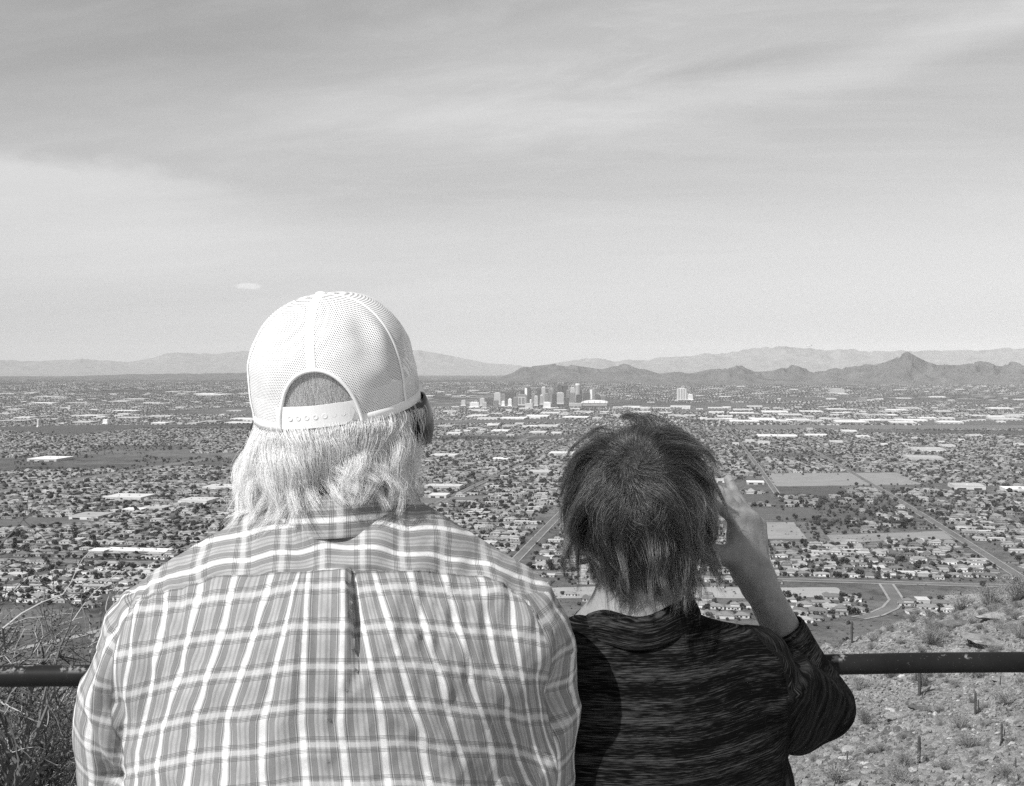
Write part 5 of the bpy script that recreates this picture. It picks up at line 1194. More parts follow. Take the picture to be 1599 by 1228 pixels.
# ------------------------------------------------------------------ the man in the plaid shirt and white cap
RAIL_A = v3(-3.2, 1.72, 1.064); RAIL_B = v3(3.4, 2.08, 1.064)
def rail_at(x): return RAIL_A + (RAIL_B - RAIL_A) * (x - RAIL_A[0]) / (RAIL_B[0] - RAIL_A[0])
def build_man():
    rng = np.random.default_rng(5)
    man = empty('person', (-0.215, 1.45, 0)); man_off = np.array((-0.215, 1.45, 0)); B = basis(R_(20), R_(9), R_(-4))
    tag(man, 'person seen from behind in a plaid shirt and white mesh cap, leaning on the railing', 'person')
    def fin(name, v, f, m, parent=man, smooth=True): return link(name, mesh(name, v - man_off, f), m, parent, smooth)
    # shirt
    shl, shr = P(250, 1030, 1.45), P(783, 1003, 1.45); ell_, elr = P(207, 1275, 1.50), P(826, 1275, 1.50)
    wl, wr = rail_at(-0.33) + v3(0, -0.10, 0.045), rail_at(-0.10) + v3(0, -0.10, 0.045)
    arms = chain([shl, P(200, 1120, 1.47), ell_], [0.074, 0.062, 0.060]) + chain([shr, P(818, 1110, 1.47), elr], [0.076, 0.062, 0.060])
    fore = chain([ell_, wl], [0.060, 0.038]) + chain([elr, wr], [0.060, 0.038])
    torso = [(ell(P(515, 1215, 1.455), v3(0.240, 0.165, 0.26)), 0.06), (ell(P(515, 1030, 1.425), v3(0.205, 0.135, 0.150)), 0.07), (ell(v3(-0.215, 1.44, 0.98), v3(0.215, 0.165, 0.20)), 0.08),
             (cone(P(442, 884, 1.43), P(272, 1004, 1.45), 0.062, 0.082), 0.07), (cone(P(604, 870, 1.43), P(766, 976, 1.45), 0.062, 0.084), 0.07), (cone(P(442, 884, 1.43), P(604, 870, 1.43), 0.056, 0.056), 0.06)]
    body_t = blend(torso); arm_t = blend([(a, 0.02) for a in arms + fore])
    sd = lambda p: np.maximum(smin(body_t(p), arm_t(p), 0.028), 0.845 - p[:, 2])
    v, f = nets(sd, (-0.62, 1.20, 0.83), (0.14, 1.93, 1.42), 0.0048); n = normal_of(sd, v, 0.004); px, py = to_px(v)
    back = ss(-n[:, 1], -0.25, 0.25)
    disp = np.zeros(len(v))
    ridges = [([(1130, 440), (1330, 640), (1400, 800), (1420, 890)], 15, 6.0), ([(880, 600), (1000, 690), (1100, 760), (1190, 890)], 15, 6.0), ([(1200, 270), (1300, 330), (1400, 430), (1440, 560)], 16, 5.0), ([(1040, 480), (1180, 640), (1300, 800)], 14, 3.5),
              ([(700, 290), (680, 470), (650, 690), (600, 860)], 13, 3.0), ([(240, 340), (215, 430), (200, 560), (190, 760)], 15, 4.5), ([(150, 470), (105, 650), (150, 790), (190, 885)], 13, 8.0), ([(60, 560), (70, 720), (90, 885)], 14, 4.0), ([(150, 620), (185, 700), (175, 790)], 11, -7.0), ([(140, 840), (160, 885)], 14, -8.0),
              ([(1470, 420), (1500, 520), (1490, 640)], 13, 6.0), ([(1430, 560), (1465, 660), (1445, 780)], 14, -7.0), ([(1490, 640), (1460, 760), (1450, 885)], 12, 5.0), ([(640, 115), (700, 150), (790, 165)], 11, 3.0), ([(1000, 120), (1100, 150), (1230, 190)], 11, 2.5), ([(500, 190), (380, 250), (260, 330)], 13, 2.5),
              ([(420, 560), (330, 720), (300, 885)], 20, 3.5), ([(560, 500), (540, 700), (560, 885)], 20, 2.5)]
    for pts, wd, amp in ridges:
        d, side, par = seg_dist(px, py, crop2(pts)); d = d * np.where(side > 0, 1.0, 0.62)
        disp += amp * 1.9e-3 * np.exp(-(d / wd) ** 2) * np.sin(np.pi * np.clip(par * 0.86 + 0.07, 0, 1)) ** 0.6
    # centre box pleat: a raised panel with one sharp edge
    d, side, par = seg_dist(px, py, crop2([(845, 262), (858, 420), (868, 560), (892, 650), (960, 760)]))
    depth = (1 - ss(py, 960, 1120)) * ss(py, 888, 893)
    sgn = np.where(side > 0, -1.0, 1.0) if PLEAT_FLIP else np.where(side > 0, 1.0, -1.0); disp += depth * np.where(sgn > 0, 0.0095 * np.exp(-d / 55), -0.0135 * np.exp(-d / 20)) * ss(d, -3, 5)
    ys = np.interp(px, [120, 226, 336, 467, 546, 677, 756, 809, 880], [1040, 936, 899, 894, 890, 891, 902, 928, 1020]); sy = py - ys
    disp += -0.0016 * np.exp(-(np.abs(sy - 2) / 2.2) ** 2) * back + 0.0012 * (sy < 0) * back
    gath = ss(py, 895, 930) * (1 - ss(py, 1010, 1160)) * back; disp += 0.0016 * gath * np.sin(px * 0.21 + 2.5 * np.sin(px * 0.027)) + 0.0055 * back * fbm((px + 0.55 * (py - 1000) * np.sign(px - 515)) * 0.022, py * 0.006, None, 3, 45)
    crease = (1 - np.abs(fbm((px * 0.8 + 0.5 * (py - 1000) * np.sign(px - 540)) * 0.011, py * 0.0045, None, 2, 19))) ** 9; disp += 0.0026 * crease * back * ss(py, 900, 960)
    disp += 0.0055 * fbm(v[:, 0] * 11 + v[:, 2] * 5, v[:, 1] * 9, v[:, 2] * 7, 3, 5) + 0.0007 * fbm(v[:, 0] * 60, v[:, 1] * 60, v[:, 2] * 34, 2, 15)
    v = v + n * disp[:, None]
    # cloth coordinates: where the stripes run on each panel
    cxp, cyp = (px - 100) / 0.5253, (py - 760) / 0.5253
    K = np.arange(-9, 11); lev = np.array([
        [110, 150, 190, 240, 310, 400, 500, 610, 693, 722, 835, 866, 930, 1040, 1140, 1240, 1320, 1380, 1430, 1475],
        [95, 120, 148, 180, 245, 305, 390, 480, 590, 705, 820, 945, 1050, 1150, 1240, 1315, 1375, 1425, 1465, 1500],
        [80, 105, 135, 170, 225, 290, 375, 478, 592, 718, 840, 962, 1085, 1190, 1290, 1370, 1420, 1460, 1490, 1520]], float)
    t1 = np.clip((cyp - 290) / 410, -0.3, 1); t2 = np.clip((cyp - 700) / 170, 0, 2.5)
    aB = np.zeros(len(v)); X = lev[0][None] + (lev[1] - lev[0])[None] * t1[:, None] ** 1.0 + (lev[2] - lev[1])[None] * t2[:, None]
    X = np.maximum.accumulate(X, axis=1)
    i = np.clip((X <= cxp[:, None]).sum(1) - 1, 0, len(K) - 2); r = np.arange(len(v)); aB = K[i] + np.clip((cxp - X[r, i]) / np.maximum(X[r, i + 1] - X[r, i], 3), -1, 2)
    bB = (cyp - 415 - 1.5e-4 * (cxp - 880) ** 2 + 0.012 * (cxp - 880) + 3 * np.sin(cxp * 0.02)) / 117
    aY = (cyp - 182 - 3.6e-4 * (cxp - 850) ** 2 * (1 - 0.12 * ss(np.abs(cxp - 850), 300, 600)) + 4 * np.sin(cxp * 0.017) + 3 * np.sin(cxp * 0.041 + 1)) / 76
    bY = (cxp - 887 + 0.10 * (cyp - 180) * (cxp - 850) / -300) / 118
    d2 = np.full(len(v), 1e9); aS = np.zeros(len(v)); bS = np.zeros(len(v))
    for pts, sgn in (([shl, ell_, wl], -1), ([shr, elr, wr], 1)):
        L0 = 0
        for a, b in zip(pts[:-1], pts[1:]):
            ab = b - a; L = np.linalg.norm(ab); t = (v - a) @ ab / L ** 2; t = np.clip(t, -0.9, 1) if L0 == 0 else np.clip(t, 0, 1); q = v - a - t[:, None] * ab; d = np.linalg.norm(v - a - np.clip(t, 0, 1)[:, None] * ab, axis=1); k = d < d2
            u = np.cross(ab / L, v3(0, 1, 0)); u /= np.linalg.norm(u); w_ = np.cross(ab / L, u); an = np.arctan2(q @ u, q @ w_)
            aS[k] = (an * 0.065 / 0.040)[k]; bS[k] = ((L0 + t * L) / 0.046)[k]; d2[k] = d[k]; L0 += L
    dl, sl_, _ = seg_dist(px, py, [(215, 925), (188, 1005), (176, 1100), (196, 1180), (200, 1400)]); dr, sr_, _ = seg_dist(px, py, [(818, 925), (848, 1005), (866, 1080), (862, 1160), (858, 1400)])
    ssv = np.where(px < 515, np.where(sl_ > 0, dl, -dl), np.where(sr_ < 0, dr, -dr))
    ssv = np.where((px < 515) & (py < 925), -20, ssv); ssv = np.where((px >= 515) & (py < 925), -20, ssv)
    sh = fin('shirt', v, f, M_PLAID)
    for nm, arr in (('back_a', aB), ('back_b', bB), ('yoke_a', aY), ('yoke_b', bY), ('sleeve_a', aS), ('sleeve_b', bS), ('seam_yoke', sy), ('seam_sleeve', ssv)): set_attr(sh.data, nm, arr)
    # collar: a stand and a leaf folded down over it
    NC = P(536, 798, 1.44); U, V = 72, 14; cv = []; att = []
    for i in range(U):
        a = 2 * math.pi * i / U; ca, sa = math.cos(a), math.sin(a); bk = 0.5 - 0.5 * sa
        for j in range(V):
            t = j / (V - 1)
            if t < 0.4: q = t / 0.4; rr = 0.066 + 0.003 * q; z = -0.022 + 0.050 * q
            else: q = (t - 0.4) / 0.6; rr = 0.0705 + 0.016 * q ** 0.8 + 0.003 * math.sin(q * 3.1); z = 0.029 - 0.050 * q + (0.006 if j == 6 else 0)
            wob = 0.003 * math.sin(3 * a + 1) + 0.002 * math.sin(7 * a)
            cv.append(NC + v3(ca * (rr * 1.10 + wob), sa * (rr + wob), z + 0.012 * bk - 0.012 + 0.012 * ca * 0.4)); att.append((z / 0.033, a * 0.075 / 0.045))
    cf = [(i * V + j, ((i + 1) % U) * V + j, ((i + 1) % U) * V + j + 1, i * V + j + 1) for i in range(U) for j in range(V - 1)]
    c = link('collar', mesh('collar', np.array(cv) - man_off, cf), M_PLAID, sh, True); att = np.array(att)
    for nm, arr in (('back_a', att[:, 0]), ('back_b', att[:, 1]), ('yoke_a', att[:, 0]), ('yoke_b', att[:, 1]), ('sleeve_a', att[:, 0]), ('sleeve_b', att[:, 1]), ('seam_yoke', att[:, 0] * 0 + 50), ('seam_sleeve', att[:, 0] * 0 - 50)): set_attr(c.data, nm, arr)
    md = c.modifiers.new('cloth', 'SOLIDIFY'); md.thickness = 0.0016; md = c.modifiers.new('smooth', 'SUBSURF'); md.levels = md.render_levels = 1
    # body: head, neck, chest, arms and hands in one skin
    HC = P(524, 660, 1.455); it, q = head_items(HC, B, 1.0)
    it += [(cone(HC + v3(0, 0.0, -0.05), NC + v3(0, 0.0, -0.05), 0.056, 0.064), 0.03), (ell(P(515, 1000, 1.45), v3(0.16, 0.10, 0.18)), 0.04)]
    it += [(c_, 0.03) for c_ in chain([shl, ell_, wl], [0.045, 0.042, 0.027]) + chain([shr, elr, wr], [0.045, 0.042, 0.027])]
    it += rail_hand(wl, 1, rail_at(-0.32)) + rail_hand(wr, -1, rail_at(-0.11))
    it.append((cone(P(515, 1000, 1.45), v3(-0.215, 1.45, 0.95), 0.13, 0.12), 0.05))
    sd = blend(it); v, f = nets(sd, (-0.60, 1.24, 0.80), (0.12, 2.02, 1.66), 0.0085); bd = fin('body', v, f, M_SKIN_M)
    loc = (v - HC) @ B; set_attr(bd.data, 'scalp', ss(loc[:, 2] - np.where(loc[:, 1] > 0.03, 0.05, -0.06), 0, 0.02) * (np.linalg.norm(loc, axis=1) < 0.16))
    legs(man, 0.0, -0.02, 0.90, M_DENIM, 0.11, 0.095)
    for s in (-1, 1):
        e = MB(); e.lathe([(0.0001, -0.0125), (0.008, -0.0095), (0.0125, 0), (0.008, 0.0095), (0.0001, 0.0125)], 12, q(s * 0.032, 0.083, 0.002) - man_off); e.build('eye', mat('eye_white', val=0.6, rough=0.2), man, True)
    # sunglasses: one wide wraparound shell with side arms
    gl = empty('sunglasses', (0, 0, 0), parent=man)
    for s in (-1, 1):
        vv = []; NU, NV = 14, 10
        for i in range(NU):
            a = R_(8 + 84 * i / (NU - 1))
            for j in range(NV):
                t = j / (NV - 1); hgt = 0.031 * (1 - 0.25 * ss(i / (NU - 1), 0.55, 1.0)); z = 0.006 + (0.5 - t) * 2 * hgt * (1.0 if i > 0 else 0.8); bul = 0.010 * (1 - (2 * t - 1) ** 2)
                vv.append(HC + B @ np.array((s * (0.103 + bul * 0.5) * math.sin(a) ** 0.8, (0.120 + bul) * math.cos(a) ** 0.75 - 0.002, z - 0.020)) - man_off)
        ff = [(i * NV + j, (i + 1) * NV + j, (i + 1) * NV + j + 1, i * NV + j + 1) for i in range(NU - 1) for j in range(NV - 1)]
        o = link('lens', mesh('lens', vv, ff), M_LENS, gl, True); md = o.modifiers.new('thick', 'SOLIDIFY'); md.thickness = 0.0025
        b = MB(); b.tube([HC + B @ np.array(p_) - man_off for p_ in ((s * 0.108, 0.02, 0.012), (s * 0.098, -0.02, 0.012), (s * 0.088, -0.055, 0.0))], [0.004, 0.0035, 0.003], 6); b.build('temple_arm', M_GFRAME, gl, True)
    # ---- white mesh-back cap
    cap = empty('cap', (0, 0, 0), parent=man); CB = basis(R_(4), R_(11), R_(-6)); C0 = P(528, 636, 1.45); a_, b_, h_ = 0.0990, 0.110, 0.139
    def cs(t): return max(1 - t ** 3.4, 0) ** 0.47
    def cp(phi, z, off=0.0):
        """cap surface: phi from the back of the head, clockwise seen from above; z height over the lower edge"""
        t = min(max(z / h_, 0), 1); s = cs(t); k = (phi + math.pi) % (2 * math.pi) - math.pi
        dent = 0.0035 * float(fbm(np.array([phi * 2.2]), np.array([z * 28]), None, 2, 8)[0]) * min(1, z / 0.03) * s
        if abs(k - 0.72) < 0.5: dent -= 0.005 * math.exp(-((k - 0.72) / 0.16) ** 2 - ((z - 0.092) / 0.018) ** 2); 
        if abs(k - 0.98) < 0.5: dent += 0.004 * math.exp(-((k - 0.98) / 0.12) ** 2 - ((z - 0.095) / 0.02) ** 2)
        ra, rb = a_ * s + off + dent, b_ * s + off + dent
        return C0 + CB @ np.array((math.sin(phi) * ra, -math.cos(phi) * rb, z + (0.012 * ss(abs(k), 1.6, 2.6) * (1 - t)))) - man_off
    AW, AH = 0.0465, 0.0665
    def arch(phi):
        x = abs(math.sin(phi) * a_); return 0.0 if abs(phi) > 1.2 or x >= AW else AH * (1 - (x / AW) ** 2.3) ** 0.56
    def mesh_holes(t, b, o):
        u, vv = t.attr('mesh_u'), t.attr('mesh_v'); r2 = t.math('FLOOR', vv); uu = t.math('ADD', u, t.math('MULTIPLY', t.math('MODULO', r2, 2.0), 0.5))
        fx = t.math('SUBTRACT', t.math('FRACT', uu), 0.5); fy = t.math('SUBTRACT', t.math('FRACT', vv), 0.5); d = t.math('POWER', t.math('ADD', t.math('MULTIPLY', fx, fx), t.math('MULTIPLY', fy, fy)), 0.5)
        hole = t.math('LESS_THAN', d, 0.31); tr = t.node('ShaderNodeBsdfTransparent'); mx = t.node('ShaderNodeMixShader')
        t.l.new(hole, mx.inputs[0]); t.l.new(b.outputs[0], mx.inputs[1]); t.l.new(tr.outputs[0], mx.inputs[2]); t.l.new(mx.outputs[0], o.inputs[0])
    M_MESH = mat('white_net', mesh_holes, val=0.80, rough=0.7); M_CAP = mat('white_cotton', noisy(0.76, 0.84, 600, which='obj'), rough=0.85); M_SNAP = mat('white_plastic', val=0.8, rough=0.35, spec=0.5)
    def panel(name, p0, p1, m, nu, z0=None, off=0.0):
        vv = []; U_, V_ = [], []; NV = 34
        for i in range(nu + 1):
            s = i / nu; ph = p0 + (p1 - p0) * s; lo = z0(ph) if z0 else 0.0
            for j in range(NV + 1):
                z = lo + (h_ - lo) * (j / NV) ** 0.92; z = min(z, h_ * 0.9995); puff = 0.0018 * math.sin(math.pi * s) * math.sin(math.pi * min(z / h_, 1))
                vv.append(cp(ph, z, puff + off)); U_.append(ph * 0.105 * (0.25 + 0.75 * cs(z / h_)) / 0.0026); V_.append(z * 1.25 / 0.0023)
        ff = [(i * (NV + 1) + j, (i + 1) * (NV + 1) + j, (i + 1) * (NV + 1) + j + 1, i * (NV + 1) + j + 1) for i in range(nu) for j in range(NV)]
        o = link(name, mesh(name, vv, ff), m, cap, True); set_attr(o.data, 'mesh_u', U_); set_attr(o.data, 'mesh_v', V_); return o
    s1, s2 = R_(66), R_(122)
    panel('mesh_panel', 0, s1, M_MESH, 40, arch); panel('mesh_panel', -s1, 0, M_MESH, 40, arch); panel('mesh_panel', s1, s2, M_MESH, 24); panel('mesh_panel', -s2, -s1, M_MESH, 24); panel('front_panel', s2, 2 * math.pi - s2, M_CAP, 40)
    for ph in (0.0, s1, -s1, s2, -s2):
        b = MB(); w_ = 0.0055 if ph == 0 else 0.0024; lo = max(arch(ph), 0.001); rows = 26; vv = []
        for j in range(rows + 1):
            z = min(lo + (h_ - lo) * (j / rows) ** 0.9, h_ * 0.998); dphi = w_ / (0.105 * max(cs(z / h_), 0.12))
            vv += [cp(ph - dphi, z, 0.0008), cp(ph - dphi * 0.4, z, 0.0018), cp(ph + dphi * 0.4, z, 0.0018), cp(ph + dphi, z, 0.0008)]
        b.add(vv, [(4 * j + k, 4 * j + k + 1, 4 * j + k + 5, 4 * j + k + 4) for j in range(rows) for k in range(3)]); b.build('seam_tape', M_CAP, cap, True)
    # binding round the arched opening and along the lower edge, sweatband inside
    xs = np.sin(np.linspace(-math.pi / 2, math.pi / 2, 41)) * AW; pts = [cp(math.asin(x / a_), AH * max(1 - (abs(x) / AW) ** 2.3, 0) ** 0.56, 0.001) for x in xs]; pts = [cp(math.asin(-AW / a_), 0.001, 0.001)] + pts + [cp(math.asin(AW / a_), 0.001, 0.001)]
    b = MB(); b.tube(pts, 0.0022, 8); b.build('opening_binding', M_CAP, cap, True)
    ph0 = math.asin(0.046 / a_); N_ = 70; vv = []
    for i in range(N_ + 1):
        ph = ph0 + (2 * math.pi - 2 * ph0) * i / N_; vv += [cp(ph, -0.001, -0.003), cp(ph, -0.001, 0.0014), cp(ph, 0.008, 0.0016), cp(ph, 0.0095, 0.0)]
    b = MB(); b.add(vv, [(4 * j + k, 4 * j + k + 1, 4 * j + k + 5, 4 * j + k + 4) for j in range(N_) for k in range(3)]); b.build('lower_binding', M_CAP, cap, True)
    vv = []
    for i in range(N_ + 1):
        ph = ph0 + 0.02 + (2 * math.pi - 2 * ph0 - 0.04) * i / N_; vv += [cp(ph, 0.0, -0.0035), cp(ph, 0.034, -0.0035)]
    b = MB(); b.add(vv, [(2 * j, 2 * j + 1, 2 * j + 3, 2 * j + 2) for j in range(N_)]); b.build('sweatband', M_CAP, cap, True)
    def band(p0, p1, z0, z1, off, rnd=0):
        vv = []; n_ = 24
        for i in range(n_ + 1):
            ph = p0 + (p1 - p0) * i / n_; e = 1.0
            if rnd: u = (p1 - ph) / (p1 - p0) * 6; e = 1.0 if u >= 1 else math.sqrt(max(1 - (1 - u) ** 2, 0.0))
            zc, zh = (z0 + z1) / 2, (z1 - z0) / 2 * e; vv += [cp(ph, zc - zh, off - 0.0016), cp(ph, zc - zh, off), cp(ph, zc + zh, off), cp(ph, zc + zh, off - 0.0016)]
        bb = MB(); bb.add(vv, [(4 * j + k, 4 * j + (k + 1) % 4, 4 * j + 4 + (k + 1) % 4, 4 * j + 4 + k) for j in range(n_) for k in range(4)]); return bb
    o = band(-ph0 - 0.05, ph0 - 0.06, 0.002, 0.0275, 0.0012, 1).build('snap_strap', M_SNAP, cap); band(-0.12, ph0 + 0.05, 0.003, 0.0265, -0.0014).build('snap_strap', M_SNAP, cap)
    for i in range(7):
        ph = -0.33 + i * 0.103; c0 = cp(ph, 0.0145, 0.0014); nr = cp(ph, 0.0145, 0.01) - c0; nr /= np.linalg.norm(nr); u = np.cross(nr, CB[:, 2]); w_ = np.cross(u, nr)
        bb = MB(); vv = []; 
        for rr, hh in ((0.0030, -0.001), (0.0030, 0.0003), (0.0022, 0.0003), (0.0019, 0.0), (0.0001, 0.0)):
            vv += [c0 + nr * hh + rr * (math.cos(k * math.pi / 6) * u + math.sin(k * math.pi / 6) * w_) for k in range(12)]
        bb.add(vv, [(r_ * 12 + k, r_ * 12 + (k + 1) % 12, r_ * 12 + 12 + (k + 1) % 12, r_ * 12 + 12 + k) for r_ in range(4) for k in range(12)]); bb.build('snap', M_SNAP, cap, True)
    b = MB(); tp = cp(0, h_, 0); b.lathe([(0.0075, -0.003), (0.007, 0.0005), (0.004, 0.0022), (0.0005, 0.0026)], 16, tp); b.build('button', M_CAP, cap, True)
    vv = []; NU, NV = 40, 9
    for i in range(NU + 1):
        s = -1 + 2 * i / NU; ph = math.pi + s * R_(66)
        for j in range(NV):
            t = j / (NV - 1); e = cp(ph, 0.004, 0.0); L = 0.072 * max(1 - s * s, 0.0) ** 0.45 * t
            vv.append(e + CB @ np.array((math.sin(ph) * L * 0.25, L, -0.02 * t * (0.4 + s * s) - 0.008 * s * s)))
    ff = [(i * NV + j, (i + 1) * NV + j, (i + 1) * NV + j + 1, i * NV + j + 1) for i in range(NU) for j in range(NV - 1)]
    o = link('visor', mesh('visor', vv, ff), M_CAP, cap, True); md = o.modifiers.new('thick', 'SOLIDIFY'); md.thickness = 0.003
    # ---- long white hair falling from under the cap
    NL, KK = 150, 20; paths = []
    for i in range(NL):
        ph = rng.uniform(-2.05, 1.72); lay = rng.uniform(0, 1) ** 0.6; top = 0.012 + 0.004 * rng.normal()
        if abs(ph) > 1.3: lay = max(lay, 0.35 if ph < 0 else 0.7)
        left = ss(-ph, 0.0, 1.1); right = ss(ph, 0.25, 0.9); mid = 1 - ss(abs(ph - 0.35), 0.15, 0.5)
        drop = rng.uniform(0.70, 1.08) * (0.118 + 0.022 * left + 0.004 * right - 0.016 * (1 - ss(abs(ph - 0.1), 0.3, 0.8))); wv = 0.6 + 2.6 * ph + rng.normal(0, 0.8); wa = rng.uniform(0.007, 0.015)
        flare = 0.034 * ss(-ph, 0.1, 1.1); flick = rng.uniform(-0.004, 0.012) + 0.006 * right
        tw = rng.normal(0, 0.09) - 0.22 * left + 0.18 * right + 0.30 * (1 - ss(abs(ph + 0.2), 0.1, 0.6)); pth = []
        for k in range(KK):
            t = k / (KK - 1); z = top - drop * t ** 1.05
            base = 0.082 + 0.021 * lay * ss(t, 0.0, 0.22) - 0.018 * ss(t, 0.35, 0.9) * (1 - lay * 0.8) * (1 if abs(ph) < 0.9 else 0.4)
            rr = base - 0.014 * ss(ph, 0.8, 1.4) * t + flare * t ** 1.7 + flick * ss(t, 0.72, 1.0) ** 1.5 + wa * math.sin(wv + 6.5 * t) * t ** 0.45
            p2 = ph + tw * t ** 1.3 + 0.13 * math.sin(wv * 1.7 + 6.2 * t) * t ** 0.8
            e = CB @ np.array((math.sin(p2) * rr * 0.985, -math.cos(p2) * rr * 1.06, 0.0)); e[2] *= 1 - 0.5 * t
            pth.append(C0 + e + v3(0.004, 0, z - 0.004))
        paths.append(pth)
    paths = np.array(paths); NS = 21000; lk = rng.integers(0, NL, NS); tg = paths[lk, 0] - C0; tg = np.stack([-tg[:, 1], tg[:, 0], tg[:, 2] * 0], -1); tg /= np.linalg.norm(tg, axis=1)[:, None]
    roots = paths[lk, 0] + tg * rng.normal(0, 0.011, NS)[:, None] + rng.normal(0, 0.0024, (NS, 3)); S_ = strands(paths, lk, roots, rng.uniform(0.45, 0.95, NS), np.where(rng.random(NS) < 0.07, 0.007, 0.0012), rng)
    # keep the falling strands outside the shirt and neck
    q_ = S_.reshape(-1, 3); sdn = lambda p: np.minimum(smin(body_t(p), arm_t(p), 0.028) - 0.004, np.linalg.norm((p - NC)[:, :2] / v3(1.10, 1.0, 1)[:2], axis=1) + 10 * np.maximum(p[:, 2] - NC[2] - 0.03, 0) - 0.084)
    for _ in range(2):
        d_ = sdn(q_); k = d_ < 0.002; nn_ = normal_of(sdn, q_[k], 0.002); q_[k] += nn_ * (0.003 - d_[k])[:, None]
    S_ = q_.reshape(S_.shape); hair_obj('hair', S_ - man_off, rng.uniform(0.00011, 0.00022, NS), M_HAIR_M, man)
    # short grey hair showing in the arched opening
    NS = 4200; ph = rng.uniform(-0.62, 0.62, NS); z = rng.uniform(0.0, 0.095, NS); rts = []; t_ = np.linspace(0, 1, 8); out = []
    for a, zz in zip(ph, z):
        ln = rng.uniform(0.020, 0.042); sw = rng.normal(0, 0.25) + a * 0.2; row_ = []
        for t in t_:
            p2 = a + sw * t * 0.30; zq = zz - ln * t; s = cs(min(max(zq, 0) / h_, 1)); rr = 0.950 + 0.022 * math.sin(t * 2.2 + 0.2) + 0.012 * t * rng.random()
            row_.append(C0 + CB @ np.array((math.sin(p2) * a_ * s * rr, -math.cos(p2) * b_ * s * rr, zq)) - man_off)
        out.append(row_)
    hair_obj('hair', np.array(out), rng.uniform(0.00009, 0.00016, NS), hair_mat('grey_crown_hair', 0.45, 0.92), man)
    return man
if 1: build_man()

